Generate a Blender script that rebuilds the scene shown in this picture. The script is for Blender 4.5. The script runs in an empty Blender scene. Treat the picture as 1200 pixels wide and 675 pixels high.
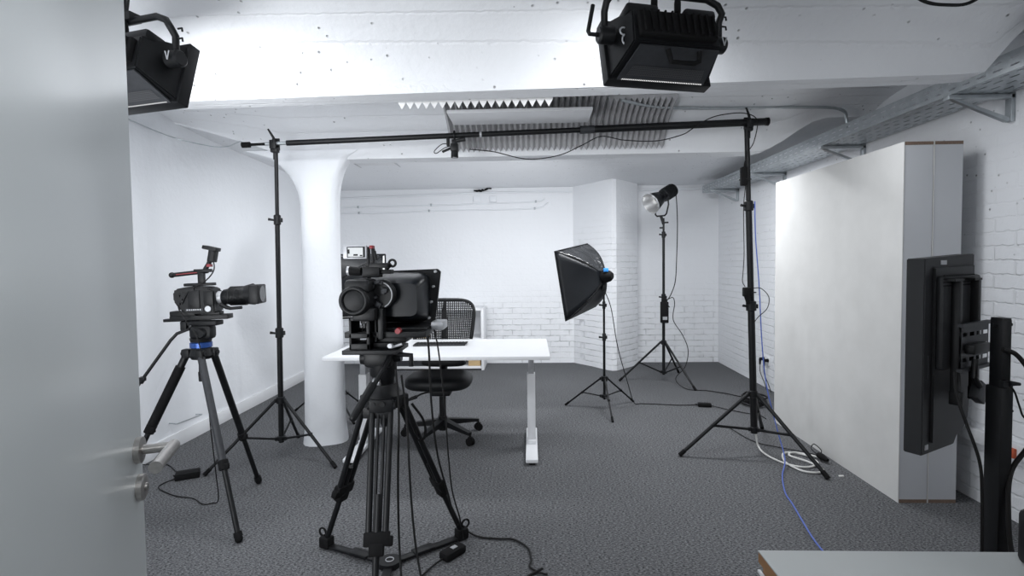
import bpy, bmesh, math, random
from mathutils import Vector, Matrix
random.seed(7)
S = bpy.context.scene
COL = S.collection
R = math.radians

# ------------------------------------------------------------------ camera
yaw, pitch, roll = math.atan(22/620), math.atan(.040), .012
F = Vector((-math.sin(yaw)*math.cos(pitch), math.cos(yaw)*math.cos(pitch), -math.sin(pitch)))
R0 = Vector((math.cos(yaw), math.sin(yaw), 0)); U0 = R0.cross(F)
RR = R0*math.cos(roll) - U0*math.sin(roll); UU = RR.cross(F)
cd = bpy.data.cameras.new('camera'); cam = bpy.data.objects.new('camera', cd); COL.objects.link(cam)
m = Matrix((RR, UU, -F)).transposed().to_4x4(); m.translation = Vector((0, 0, 1.4)); cam.matrix_world = m
cd.sensor_width = 36; cd.lens = 36*620/1200; cd.shift_y = -6.44/1200; cd.clip_start = .02
S.camera = cam
# ------------------------------------------------------------------ light / exposure
S.view_settings.view_transform = 'Standard'; S.view_settings.look = 'None'
S.view_settings.gamma = 1; S.view_settings.use_curve_mapping = False
S.view_settings.exposure = 0.0
w = bpy.data.worlds.new('world'); S.world = w; w.use_nodes = True
w.node_tree.nodes['Background'].inputs[0].default_value = (.85, .92, 1, 1)
w.node_tree.nodes['Background'].inputs[1].default_value = .3
def area(name, loc, target, power, sx, sy, color=(.955, .975, 1), spread=180):
    d = bpy.data.lights.new(name, 'AREA'); d.shape = 'RECTANGLE'; d.size = sx; d.size_y = sy
    d.energy = power; d.color = color; d.spread = R(spread)
    o = bpy.data.objects.new(name, d); COL.objects.link(o); o.location = loc
    o.rotation_euler = (Vector(target)-Vector(loc)).to_track_quat('-Z', 'Y').to_euler(); return o
POWER = dict(lamp_left=6, lamp_right=3, softbox_right=20, softbox_left=2, rear_bay_fill_left=17, rear_bay_fill_right=45, middle_bay_fill_left=18,
             middle_bay_fill_right=13, ceiling_fill=44, rear_wide_fill=1, door_fill_left=5, door_fill_right=4, entrance_fill=8)
area('rear_bay_fill_left', (-1.3, 4.62, 2.38), (-1.3, 5.2, 0), POWER['rear_bay_fill_left'], 1.2, .2)  # added fill light tucked behind the second beam, no fixture there
area('rear_bay_fill_right', (1.1, 4.62, 2.38), (1.1, 5.2, 0), POWER['rear_bay_fill_right'], 1.2, .2)  # added fill like the left one, brightens the rear right walls
area('middle_bay_fill_left', (-1.5, 2.85, 2.34), (-1.5, 3.0, 0), POWER['middle_bay_fill_left'], 1.2, .2)  # added fill hidden by the front beam, stands for no real lamp
area('middle_bay_fill_right', (1.2, 2.85, 2.34), (1.2, 3.0, 0), POWER['middle_bay_fill_right'], 1.2, .2)  # same added fill on the right side
area('ceiling_fill', (-1.7, .5, .9), (-.9, 2.0, 2.5), POWER['ceiling_fill'], 1.2, 1.2)  # added unseen fill behind the door, brightens the near ceiling
area('rear_wide_fill', (-.5, .1, 2.05), (-.3, 3.0, .2), POWER['rear_wide_fill'], 4.0, .3, spread=160)  # added wide fill above the camera, out of view
area('door_fill_left', (-2.3, .4, 1.5), (.5, 2.5, 1.2), POWER['door_fill_left'], .6, .9)  # added fill beyond the door leaf, unseen
area('door_fill_right', (2.1, .25, 1.6), (.8, 2.5, 1.0), POWER['door_fill_right'], .6, .9)  # added out-of-view fill for the right front
area('entrance_fill', (.1, -.02, 1.9), (.1, 3.0, 1.2), POWER['entrance_fill'], .9, .25)  # added unseen fill in the doorway above the camera

# ------------------------------------------------------------------ materials
def mat(name, col, rough=.6, metal=0, spec=.5, emit=None, es=1):
    m = bpy.data.materials.new(name); m.use_nodes = True
    b = m.node_tree.nodes['Principled BSDF']
    b.inputs['Base Color'].default_value = (*col, 1); b.inputs['Roughness'].default_value = rough
    b.inputs['Metallic'].default_value = metal; b.inputs['Specular IOR Level'].default_value = spec
    if emit: b.inputs['Emission Color'].default_value = (*emit, 1); b.inputs['Emission Strength'].default_value = es
    return m
def nd(m, t, **k):
    n = m.node_tree.nodes.new(t)
    for a, v in k.items(): setattr(n, a, v)
    return n
def lk(m, a, b): m.node_tree.links.new(a, b)
def noise_fine(m, col2, scale=60, amt=.5, bump=.1, dist=.002, rough=None, detail=4):
    """mottle the base colour and roughen the surface of m"""
    b = m.node_tree.nodes['Principled BSDF']; c1 = tuple(b.inputs['Base Color'].default_value)
    tc = nd(m, 'ShaderNodeTexCoord'); n = nd(m, 'ShaderNodeTexNoise'); n.inputs['Scale'].default_value = scale; n.inputs['Detail'].default_value = detail
    lk(m, tc.outputs['Object'], n.inputs['Vector'])
    r = nd(m, 'ShaderNodeValToRGB'); r.color_ramp.elements[0].position = .5-amt/2; r.color_ramp.elements[1].position = .5+amt/2
    r.color_ramp.elements[0].color = (*col2, 1); r.color_ramp.elements[1].color = c1
    lk(m, n.outputs['Fac'], r.inputs['Fac']); lk(m, r.outputs['Color'], b.inputs['Base Color'])
    bp = nd(m, 'ShaderNodeBump'); bp.inputs['Strength'].default_value = bump; bp.inputs['Distance'].default_value = dist
    lk(m, n.outputs['Fac'], bp.inputs['Height']); lk(m, bp.outputs['Normal'], b.inputs['Normal'])
    return m

def plaster(name, axis=None, brick=0, boards=0, pits=.0, lowonly=None, col=(.76, .775, .80)):
    """white painted plaster / brick / board marked concrete. axis: which object axes feed the brick pattern"""
    m = mat(name, col, .55, spec=.35); b = m.node_tree.nodes['Principled BSDF']
    tc = nd(m, 'ShaderNodeTexCoord'); sx = nd(m, 'ShaderNodeSeparateXYZ'); lk(m, tc.outputs['Object'], sx.inputs[0])
    def math_(op, a, bb=None, v=None):
        n = nd(m, 'ShaderNodeMath', operation=op)
        lk(m, a, n.inputs[0]) if not isinstance(a, float) else setattr(n.inputs[0], 'default_value', a)
        if bb is not None: lk(m, bb, n.inputs[1])
        if v is not None: n.inputs[1].default_value = v
        return n.outputs[0]
    n1 = nd(m, 'ShaderNodeTexNoise'); n1.inputs['Scale'].default_value = 2.2; n1.inputs['Detail'].default_value = 5
    n2 = nd(m, 'ShaderNodeTexNoise'); n2.inputs['Scale'].default_value = 26; n2.inputs['Detail'].default_value = 6
    lk(m, tc.outputs['Object'], n1.inputs['Vector']); lk(m, tc.outputs['Object'], n2.inputs['Vector'])
    h = math_('ADD', math_('MULTIPLY', n1.outputs['Fac'], v=1.6), math_('MULTIPLY', n2.outputs['Fac'], v=.42))
    if brick:
        cb = nd(m, 'ShaderNodeCombineXYZ'); lk(m, sx.outputs[{'x': 0, 'y': 1, 'xy': 0}[axis]], cb.inputs[0])
        wob = math_('ADD', sx.outputs[2], math_('MULTIPLY', n2.outputs['Fac'], v=.026))
        if axis == 'xy': lk(m, math_('ADD', sx.outputs[0], sx.outputs[1]), cb.inputs[0])
        lk(m, wob, cb.inputs[1])
        bt = nd(m, 'ShaderNodeTexBrick'); lk(m, cb.outputs[0], bt.inputs['Vector'])
        bt.inputs['Color1'].default_value = (1, 1, 1, 1); bt.inputs['Color2'].default_value = (.8, .8, .8, 1); bt.inputs['Mortar'].default_value = (0, 0, 0, 1)
        bt.inputs['Scale'].default_value = 1; bt.inputs['Brick Width'].default_value = .26; bt.inputs['Row Height'].default_value = .077
        bt.inputs['Mortar Size'].default_value = .007; bt.inputs['Mortar Smooth'].default_value = .55
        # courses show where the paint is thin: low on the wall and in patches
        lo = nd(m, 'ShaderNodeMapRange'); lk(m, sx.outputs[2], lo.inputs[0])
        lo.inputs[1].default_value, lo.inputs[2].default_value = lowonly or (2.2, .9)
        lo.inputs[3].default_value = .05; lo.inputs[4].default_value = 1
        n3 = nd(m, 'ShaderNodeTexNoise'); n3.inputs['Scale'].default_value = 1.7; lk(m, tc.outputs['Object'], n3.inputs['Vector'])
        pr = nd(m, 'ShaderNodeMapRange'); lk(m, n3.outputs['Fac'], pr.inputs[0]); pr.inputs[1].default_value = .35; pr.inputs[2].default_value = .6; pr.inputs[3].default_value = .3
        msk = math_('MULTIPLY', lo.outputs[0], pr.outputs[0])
        h = math_('ADD', h, math_('MULTIPLY', math_('MULTIPLY', bt.outputs['Color'], msk), v=1.1*brick))
        # shadow in the open joints, painted as thin darker lines in the colour
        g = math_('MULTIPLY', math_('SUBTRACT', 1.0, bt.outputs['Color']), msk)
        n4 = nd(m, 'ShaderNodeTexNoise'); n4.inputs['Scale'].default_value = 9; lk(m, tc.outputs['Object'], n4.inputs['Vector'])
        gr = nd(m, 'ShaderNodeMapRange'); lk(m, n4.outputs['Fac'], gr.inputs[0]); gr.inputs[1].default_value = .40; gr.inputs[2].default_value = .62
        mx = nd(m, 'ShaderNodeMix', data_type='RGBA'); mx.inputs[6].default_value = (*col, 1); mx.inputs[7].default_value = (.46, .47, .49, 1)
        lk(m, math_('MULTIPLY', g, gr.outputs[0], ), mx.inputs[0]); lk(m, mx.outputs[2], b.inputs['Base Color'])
    if boards:
        wv = nd(m, 'ShaderNodeMath', operation='PINGPONG'); lk(m, math_('ADD', sx.outputs[1], math_('MULTIPLY', n2.outputs['Fac'], v=.02)), wv.inputs[0]); wv.inputs[1].default_value = .06
        st = nd(m, 'ShaderNodeMapRange'); lk(m, wv.outputs[0], st.inputs[0]); st.inputs[1].default_value = 0; st.inputs[2].default_value = .008
        h = math_('ADD', h, math_('MULTIPLY', st.outputs[0], v=.35*boards))
    if pits:
        vo = nd(m, 'ShaderNodeTexVoronoi'); vo.inputs['Scale'].default_value = 17; lk(m, tc.outputs['Object'], vo.inputs['Vector'])
        n5 = nd(m, 'ShaderNodeTexNoise'); n5.inputs['Scale'].default_value = 5; lk(m, tc.outputs['Object'], n5.inputs['Vector'])
        pp = nd(m, 'ShaderNodeMapRange'); lk(m, vo.outputs['Distance'], pp.inputs[0]); pp.inputs[1].default_value = .03; pp.inputs[2].default_value = .13; pp.inputs[3].default_value = 1; pp.inputs[4].default_value = 0
        q = nd(m, 'ShaderNodeMapRange'); lk(m, n5.outputs['Fac'], q.inputs[0]); q.inputs[1].default_value = .46; q.inputs[2].default_value = .56
        pit = math_('MULTIPLY', pp.outputs[0], q.outputs[0])
        h = math_('SUBTRACT', h, math_('MULTIPLY', pit, v=1.6*pits))
        mx = nd(m, 'ShaderNodeMix', data_type='RGBA'); mx.inputs[6].default_value = (*col, 1); mx.inputs[7].default_value = (.25, .25, .25, 1)
        lk(m, pit, mx.inputs[0]); lk(m, mx.outputs[2], b.inputs['Base Color'])
    bp = nd(m, 'ShaderNodeBump'); bp.inputs['Strength'].default_value = .7; bp.inputs['Distance'].default_value = .012
    lk(m, h, bp.inputs['Height']); lk(m, bp.outputs['Normal'], b.inputs['Normal'])
    return m

M = {}
M['ceiling'] = plaster('ceiling_concrete', boards=1, pits=.9)
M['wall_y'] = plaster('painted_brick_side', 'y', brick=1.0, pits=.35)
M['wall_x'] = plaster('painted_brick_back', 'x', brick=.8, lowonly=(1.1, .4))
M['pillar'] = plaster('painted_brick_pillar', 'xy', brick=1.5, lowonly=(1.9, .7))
M['smooth'] = plaster('smooth_plaster', col=(.76, .78, .81))
M['black'] = noise_fine(mat('black_metal', (.006, .0065, .008), .45, spec=.28), (.004, .0045, .005), 40, .6, .05, .0005)
M['blackgloss'] = noise_fine(mat('black_gloss', (.006, .008, .011), .3, spec=.22), (.005, .006, .008), 30, .6, .02, .0003)
M['dark'] = noise_fine(mat('dark_plastic', (.0075, .008, .0095), .5, spec=.28), (.005, .0055, .0065), 80, .6, .08, .0005)
M['grey'] = noise_fine(mat('dark_grey_metal', (.038, .040, .045), .5, spec=.3), (.028, .030, .034), 60, .6, .05, .0005)
M['tvgrey'] = noise_fine(mat('dark_grey_plastic', (.020, .021, .023), .5, spec=.3), (.016, .017, .019), 40, .6, .05, .0005)
M['rubber'] = noise_fine(mat('rubber', (.005, .005, .006), .75, spec=.15), (.008, .008, .008), 90, .6, .1, .0005)
M['cable'] = noise_fine(mat('cable_rubber', (.006, .006, .007), .6, spec=.25), (.010, .010, .010), 50, .6, .05, .0005)
M['white'] = noise_fine(mat('white_laminate', (.72, .73, .75), .42), (.69, .70, .72), 14, .7, .03, .0005)
M['greytop'] = noise_fine(mat('pale_grey_laminate', (.42, .44, .44), .45), (.39, .41, .41), 6, .7, .03, .0005)
M['offwhite'] = noise_fine(mat('offwhite_board', (.61, .61, .60), .75, spec=.15), (.54, .54, .53), 6, .7, .1, .001)
M['edgeboard'] = noise_fine(mat('panel_edge_board', (.50, .515, .54), .5), (.47, .485, .51), 5, .7, .04, .0005)
M['chipboard'] = noise_fine(mat('chipboard', (.20, .135, .10), .8), (.12, .085, .065), 120, .5, .2, .001)
M['wood'] = noise_fine(mat('light_wood', (.36, .19, .085), .5), (.26, .13, .055), 18, .7, .1, .001)
M['tan'] = noise_fine(mat('tan_box', (.50, .36, .19), .6), (.44, .31, .16), 20, .7, .05, .0005)
M['galv'] = noise_fine(mat('galvanised_steel', (.50, .53, .55), .38, .75), (.36, .39, .41), 22, .6, .06, .0005)
M['steel'] = noise_fine(mat('brushed_steel', (.50, .48, .46), .34, .9), (.40, .385, .37), 120, .6, .04, .0003)
M['silver'] = noise_fine(mat('silver_plastic', (.45, .46, .48), .4, .3), (.38, .39, .41), 40, .6, .04, .0003)
M['door'] = noise_fine(mat('door_paint', (.66, .70, .70), .28, spec=.6), (.64, .68, .68), 5, .8, .03, .0008)
M['blue'] = noise_fine(mat('blue_anodised', (.03, .09, .32), .3, .4), (.025, .07, .26), 60, .6, .02, .0003)
M['bluecable'] = noise_fine(mat('blue_cable', (.10, .16, .52), .5), (.08, .13, .42), 40, .6, .02, .0003)
M['lightblue'] = noise_fine(mat('blue_label', (.03, .28, .75), .5), (.03, .24, .66), 40, .6, .02, .0003)
M['red'] = noise_fine(mat('red_plastic', (.25, .012, .02), .45), (.18, .008, .012), 40, .6, .02, .0003)
M['orange'] = noise_fine(mat('orange_plastic', (.50, .10, .04), .5), (.42, .08, .03), 40, .6, .02, .0003)
M['whitecable'] = noise_fine(mat('white_cable', (.72, .72, .70), .5), (.64, .64, .62), 40, .6, .02, .0003)
M['foam'] = noise_fine(mat('acoustic_foam', (.44, .44, .45), .95, spec=.1), (.37, .37, .38), 45, .6, .6, .004)
M['foamwhite'] = noise_fine(mat('white_foam', (.80, .80, .80), .9, spec=.1), (.72, .72, .72), 45, .6, .4, .003)
M['softcloth'] = noise_fine(mat('black_nylon', (.008, .010, .013), .42, spec=.3), (.006, .007, .009), 7, .8, .35, .012)
M['shinycloth'] = noise_fine(mat('black_nylon_creased', (.030, .031, .034), .18, spec=1.0), (.010, .011, .012), 14, .8, .8, .03)
M['diffuser'] = noise_fine(mat('white_diffuser', (.8, .8, .8), .8), (.76, .76, .76), 10, .6, .05, .001)
M['screen'] = mat('lit_screen', (.05, .05, .05), .3, emit=(.85, .9, .93), es=.75)
M['darkglass'] = mat('dark_glass', (.01, .01, .012), .08, spec=.8)
M['reflector'] = mat('mirror_reflector', (.75, .75, .75), .3, .95)
M['cob'] = mat('lamp_chip', (.9, .9, .9), .4, emit=(1, 1, 1), es=1.0)
M['ledstrip'] = mat('led_dots', (.02, .02, .02), .5)
def led_dots():
    m = M['ledstrip']; b = m.node_tree.nodes['Principled BSDF']; tc = nd(m, 'ShaderNodeTexCoord'); s = nd(m, 'ShaderNodeSeparateXYZ'); lk(m, tc.outputs['UV'], s.inputs[0])
    f = nd(m, 'ShaderNodeMath', operation='MULTIPLY'); lk(m, s.outputs[0], f.inputs[0]); f.inputs[1].default_value = 44
    g = nd(m, 'ShaderNodeMath', operation='FRACT'); lk(m, f.outputs[0], g.inputs[0])
    c = nd(m, 'ShaderNodeMath', operation='GREATER_THAN'); lk(m, g.outputs[0], c.inputs[0]); c.inputs[1].default_value = .45
    lk(m, c.outputs[0], b.inputs['Emission Strength']); b.inputs['Emission Color'].default_value = (1, 1, 1, 1)
led_dots()
def perforated():
    m = mat('perforated_sheet', (.05, .052, .056), .5); b = m.node_tree.nodes['Principled BSDF']
    tc = nd(m, 'ShaderNodeTexCoord'); mp = nd(m, 'ShaderNodeMapping'); lk(m, tc.outputs['UV'], mp.inputs[0]); mp.inputs['Scale'].default_value = (44, 6, 1)
    v = nd(m, 'ShaderNodeTexVoronoi'); v.inputs['Scale'].default_value = 1; v.inputs['Randomness'].default_value = 0; lk(m, mp.outputs[0], v.inputs['Vector'])
    r = nd(m, 'ShaderNodeValToRGB'); r.color_ramp.elements[0].position = .30; r.color_ramp.elements[1].position = .36
    r.color_ramp.elements[0].color = (.002, .002, .002, 1); r.color_ramp.elements[1].color = (.055, .057, .062, 1)
    lk(m, v.outputs['Distance'], r.inputs[0]); lk(m, r.outputs[0], b.inputs['Base Color']); return m
M['perf'] = perforated()
def carpet():
    m = mat('grey_carpet', (.1, .1, .1), .95, spec=.08); b = m.node_tree.nodes['Principled BSDF']
    tc = nd(m, 'ShaderNodeTexCoord')
    n = nd(m, 'ShaderNodeTexNoise'); n.inputs['Scale'].default_value = 1; n.inputs['Detail'].default_value = 3; n.inputs['Roughness'].default_value = .75
    mpp = nd(m, 'ShaderNodeMapping'); mpp.inputs['Scale'].default_value = (75, 165, 110); lk(m, tc.outputs['Object'], mpp.inputs[0])
    n2 = nd(m, 'ShaderNodeTexNoise'); n2.inputs['Scale'].default_value = 1.3; n2.inputs['Detail'].default_value = 4
    lk(m, mpp.outputs[0], n.inputs['Vector']); lk(m, tc.outputs['Object'], n2.inputs['Vector'])
    r = nd(m, 'ShaderNodeValToRGB'); r.color_ramp.elements[0].position = .36; r.color_ramp.elements[1].position = .65
    r.color_ramp.elements[0].color = (.014, .015, .017, 1); r.color_ramp.elements[1].color = (.215, .218, .228, 1)
    lk(m, n.outputs['Fac'], r.inputs[0])
    mr = nd(m, 'ShaderNodeMapRange'); lk(m, n2.outputs['Fac'], mr.inputs[0]); mr.inputs[3].default_value = .85; mr.inputs[4].default_value = 1.15
    mx = nd(m, 'ShaderNodeVectorMath', operation='SCALE'); lk(m, r.outputs[0], mx.inputs[0]); lk(m, mr.outputs[0], mx.inputs['Scale'])
    lk(m, mx.outputs[0], b.inputs['Base Color'])
    bp = nd(m, 'ShaderNodeBump'); bp.inputs['Strength'].default_value = .6; bp.inputs['Distance'].default_value = .0025
    lk(m, n.outputs['Fac'], bp.inputs['Height']); lk(m, bp.outputs['Normal'], b.inputs['Normal']); return m
M['carpet'] = carpet()

# ------------------------------------------------------------------ mesh helpers
class MB:
    """collects shapes in world (or local, via X) coordinates; build() links them as ONE mesh object"""
    def __init__(s, X=None): s.bm = bmesh.new(); s.X = X or Matrix()
    def v(s, p): return s.bm.verts.new(s.X @ Vector(p))
    def face(s, vs):
        try: return s.bm.faces.new(vs)
        except ValueError: return None
    def box(s, c, size, rot=None, bevel=0.0, taper=None):
        rot = rot or Matrix(); c = Vector(c); hx, hy, hz = [a/2 for a in size]; vs = []
        for z in (-1, 1):
            k = taper if (taper and z > 0) else 1
            for x, y in ((-1, -1), (1, -1), (1, 1), (-1, 1)):
                vs.append(s.v(c + rot @ Vector((x*hx*k, y*hy*k, z*hz))))
        fs = [s.face([vs[i] for i in q]) for q in ((3, 2, 1, 0), (4, 5, 6, 7), (0, 1, 5, 4), (1, 2, 6, 5), (2, 3, 7, 6), (3, 0, 4, 7))]
        if bevel:
            es = list({e for f in fs for e in f.edges})
            bmesh.ops.bevel(s.bm, geom=es, offset=bevel, segments=2, affect='EDGES', profile=.5)
        return s
    def tube(s, pts, r, n=12, cap=True):
        """sweep a circle along pts; r number or list"""
        pts = [Vector(p) for p in pts]; rs = r if isinstance(r, (list, tuple)) else [r]*len(pts)
        t0 = (pts[1]-pts[0]).normalized(); up = Vector((0, 0, 1)) if abs(t0.z) < .9 else Vector((1, 0, 0))
        a = t0.cross(up).normalized(); rings = []
        for i, p in enumerate(pts):
            if i == 0: t = pts[1]-pts[0]
            elif i == len(pts)-1: t = pts[-1]-pts[-2]
            else: t = (pts[i+1]-pts[i]).normalized() + (pts[i]-pts[i-1]).normalized()
            if t.length < 1e-9: t = t0
            t = t.normalized(); a = a - t*a.dot(t)
            a = a.normalized() if a.length > 1e-6 else t.orthogonal().normalized(); b = t.cross(a)
            rings.append([s.v(p + (a*math.cos(2*math.pi*k/n) + b*math.sin(2*math.pi*k/n))*rs[i]) for k in range(n)])
        for q, w_ in zip(rings, rings[1:]):
            for k in range(n): s.face([q[k], q[(k+1) % n], w_[(k+1) % n], w_[k]])
        if cap: s.face(rings[0][::-1]); s.face(rings[-1])
        return s
    def cyl(s, a, b, r, r2=None, n=16): return s.tube([a, b], [r, r if r2 is None else r2], n)
    def prism(s, poly, a, b, bevel=0):
        """poly: list of points (Vector) ; extruded by vector b-a"""
        d = Vector(b)-Vector(a); lo = [s.v(Vector(p)+Vector(a)) for p in poly]; hi = [s.v(Vector(p)+Vector(a)+d) for p in poly]
        fs = [s.face(lo[::-1]), s.face(hi)]; n = len(poly)
        for i in range(n): fs.append(s.face([lo[i], lo[(i+1) % n], hi[(i+1) % n], hi[i]]))
        if bevel:
            es = list({e for f in fs if f for e in f.edges}); bmesh.ops.bevel(s.bm, geom=es, offset=bevel, segments=2, affect='EDGES')
        return s
    def quadstrip(s, rows):
        vr = [[s.v(p) for p in r] for r in rows]
        for a, b in zip(vr, vr[1:]):
            for i in range(len(a)-1): s.face([a[i], a[i+1], b[i+1], b[i]])
        return s
    def sphere(s, c, r, sc=(1, 1, 1), n=12):
        mm = s.X @ Matrix.Translation(Vector(c)) @ Matrix.Diagonal((*[r*k for k in sc], 1))
        bmesh.ops.create_uvsphere(s.bm, u_segments=n, v_segments=n//2+2, radius=1, matrix=mm); return s
    def torus(s, c, R_, r, axis=(0, 1, 0), n=28, a0=0, a1=360):
        ax = Vector(axis).normalized(); u = ax.orthogonal().normalized(); v = ax.cross(u); c = Vector(c)
        full = abs(a1-a0) >= 360
        pts = [c + (u*math.cos(R(a0+(a1-a0)*k/n)) + v*math.sin(R(a0+(a1-a0)*k/n)))*R_ for k in range(n+1)]
        return s.tube(pts, r, 10, cap=not full)
    def build(s, name, mt, parent=None, smooth=38, origin=None, recalc=True):
        if recalc: bmesh.ops.recalc_face_normals(s.bm, faces=s.bm.faces)
        off = Vector(origin) if origin is not None else (Vector(parent['_o']) if parent is not None else Vector((0, 0, 0)))
        bmesh.ops.translate(s.bm, verts=s.bm.verts, vec=-off)
        me = bpy.data.meshes.new(name)
        for f in s.bm.faces: f.smooth = True
        for e in s.bm.edges:
            if len(e.link_faces) == 2 and e.calc_face_angle(0) > R(smooth): e.smooth = False
        s.bm.to_mesh(me); s.bm.free(); me.materials.append(M[mt] if isinstance(mt, str) else mt)
        o = bpy.data.objects.new(name, me); COL.objects.link(o)
        if parent is not None: o.parent = parent
        else: o.location = off
        o['_o'] = tuple(off)
        return o
def tag(o, label=None, cat=None, group=None, kind=None):
    for k, v in (('label', label), ('category', cat), ('group', group), ('kind', kind)):
        if v: o[k] = v
    return o
def thing(name, label, cat, loc=(0, 0, 0), group=None):
    o = bpy.data.objects.new(name, None); COL.objects.link(o); o.location = loc; o['_o'] = tuple(loc); o.empty_display_size = .05
    return tag(o, label, cat, group)
def struct(o): o['kind'] = 'structure'; return o
def spline(pts, n=8):
    P = [Vector(p) for p in pts]; P = [P[0]*2-P[1]] + P + [P[-1]*2-P[-2]]; out = []
    for i in range(1, len(P)-2):
        for k in range(n):
            t = k/n; a, b, c, d = P[i-1:i+3]
            out.append(.5*((2*b) + (c-a)*t + (2*a-5*b+4*c-d)*t*t + (3*b-a-3*c+d)*t**3))
    out.append(P[-2]); return out
def frame(o, fwd, up=(0, 0, 1)):
    """matrix with local +Y = fwd"""
    f = Vector(fwd).normalized(); x = f.cross(Vector(up)).normalized(); z = x.cross(f)
    mm = Matrix((x, f, z)).transposed().to_4x4(); mm.translation = Vector(o); return mm
def uvbox(o, u_axis, v_axis):
    me = o.data; uv = me.uv_layers.new(name='UVMap')
    u_axis = Vector(u_axis); v_axis = Vector(v_axis)
    us = [v.co.dot(u_axis) for v in me.vertices]; vs = [v.co.dot(v_axis) for v in me.vertices]
    for lp in me.loops:
        i = lp.vertex_index
        uv.data[lp.index].uv = ((us[i]-min(us))/max(1e-6, max(us)-min(us)), (vs[i]-min(vs))/max(1e-6, max(vs)-min(vs)))

# ------------------------------------------------------------------ the room
XL, XR, YB, YF = -2.75, 2.535, 7.24, -.06
struct(MB().box(((XL+XR)/2, (YB+YF)/2, -.1), (XR-XL+.6, YB-YF+.6, .2)).build('floor', 'carpet'))
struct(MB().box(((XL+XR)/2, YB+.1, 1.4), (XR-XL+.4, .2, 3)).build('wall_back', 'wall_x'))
struct(MB().box((XL-.1, (YB+YF)/2, 1.4), (.2, YB-YF+.3, 3)).build('wall_left', 'smooth'))
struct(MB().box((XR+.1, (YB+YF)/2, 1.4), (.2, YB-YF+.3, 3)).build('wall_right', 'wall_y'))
fw = MB()   # wall behind the camera with the door opening
fw.box(((XL-.43)/2, YF-.1, 1.45), (-.43-XL, .2, 2.9)); fw.box(((XR+.62)/2, YF-.1, 1.45), (XR-.62, .2, 2.9)); fw.box((.095, YF-.1, 2.5), (1.05, .2, .8))
struct(fw.build('wall_front', 'smooth'))
# chimney breast like corner in the back wall
pil = MB(); pp = [(.57, 7.26), (.62, 7.19), (.80, 6.98), (.96, 6.74), (1.02, 6.69), (1.08, 6.70), (1.25, 6.88), (1.42, 7.08), (1.44, 7.26)]
pil.prism([Vector((x, y, 0)) for x, y in pp], (0, 0, -.02), (0, 0, 2.45))
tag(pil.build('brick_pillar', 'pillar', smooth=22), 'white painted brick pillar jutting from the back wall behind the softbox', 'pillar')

def zb(X, k):      # height of beam soffit k at X
    z = 2.2
    if k == 2 and X < -1.85: z += .30*min(1, (-1.85-X)/.9)**.8
    x0_ = 1.7 if k == 2 else 1.98
    if X > x0_:
        u = min(1, (X-x0_)/(2.22-x0_)); z += .24*u*u*(3-2*u)
    return z
beams = [(-1.0, -.75), (.85, .98), (2.50, 2.63), (4.06, 4.24), (7.21, 7.5)]
ys = []
for k in range(len(beams)-1):
    a, b = beams[k]; c = beams[k+1][0]
    ys += [a, b-1e-3 if False else b]
    for i in range(1, 30): ys.append(b + (c-b)*(.5-.5*math.cos(math.pi*i/30)))
ys += [7.21, 7.34]
ys = [y for y in ys if y > -.5]
cl = MB(); rows = []
NX = 53
for j, y in enumerate(ys):
    row = []
    for i in range(NX):
        X = XL-.1 + (XR-XL+.2)*i/(NX-1)
        near = min(beams, key=lambda q: min(abs(y-q[0]), abs(y-q[1]))); Y = y
        if 1.2 < y < 3.9:   # beam one runs very slightly askew
            wgt = 1-abs(y-2.565)/1.35 if abs(y-2.565) > .07 else 1
            Y = y - .035*X*max(0, wgt)
        on = any(a-1e-6 <= y <= b+1e-6 for a, b in beams)
        kk = min(range(len(beams)), key=lambda q: min(abs(y-beams[q][0]), abs(y-beams[q][1])))
        if on: z = zb(X, 2 if kk == 3 else 0) if kk < 4 else 2.40
        else:
            k0 = max(q for q in range(len(beams)) if beams[q][1] < y); a, b = beams[k0][1], beams[k0+1][0]
            t = (y-a)/(b-a)*2-1; base = zb(X, 2 if (kk == 3) else 0)
            if k0 == 3:      # long rear bay: rises behind the beam, then falls gently to the back wall
                u = (y-a)/(b-a); z = 2.40 + .08*(1-u) + (base-2.48)*max(0, 1-u/.12)**2
            else: z = base + max(.01, (2.56-base)*(1-abs(t)**2.2)**.6)
        row.append((X, Y, z))
    rows.append(row)
cl.quadstrip(rows)
for row in rows: pass
cobj = cl.build('ceiling', 'ceiling', smooth=50, recalc=False)
sol = cobj.modifiers.new('solid', 'SOLIDIFY'); sol.thickness = .12; sol.offset = 1
struct(cobj)

# column under the second beam, with flared capital
cb = MB(); rings = []
prof = [(0, 1.12), (.04, 1.09), (.12, 1.03), (.4, 1.0), (.9, .96), (1.5, .94), (1.85, .96)]
cx, cy = -1.645, 4.12
def colring(z, k, exl=0, exr=0, exy=0):
    out = []
    for i in range(24):
        a = 2*math.pi*i/24+.13; c, s_ = math.cos(a), math.sin(a)
        q = (abs(c)**3.2+abs(s_)**3.2)**(-1/3.2)
        x = .152*k*c*q; y = .150*k*s_*q
        x2 = x*math.cos(.35) - y*math.sin(.35); y2 = x*math.sin(.35) + y*math.cos(.35)
        x2 += (exr if x2 > 0 else -exl)*min(1, abs(x2)/.12); y2 = y2*(1-exy) + max(-.09, min(.09, y2))*exy
        out.append((cx+x2, cy+y2, z))
    return out
for z, k in prof: rings.append(colring(z, k))
for i in range(1, 9):
    t = i/8; z = 1.85 + .42*t; g = 1-math.sqrt(max(0, 1-t*t)); rings.append(colring(z, .96, exl=.42*g + .02*t, exr=.20*g, exy=min(1, t*1.0)))
vr = [[cb.v(p) for p in r] for r in rings]
for a, b in zip(vr, vr[1:]):
    for i in range(24): cb.face([a[i], a[(i+1) % 24], b[(i+1) % 24], b[i]])
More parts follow.
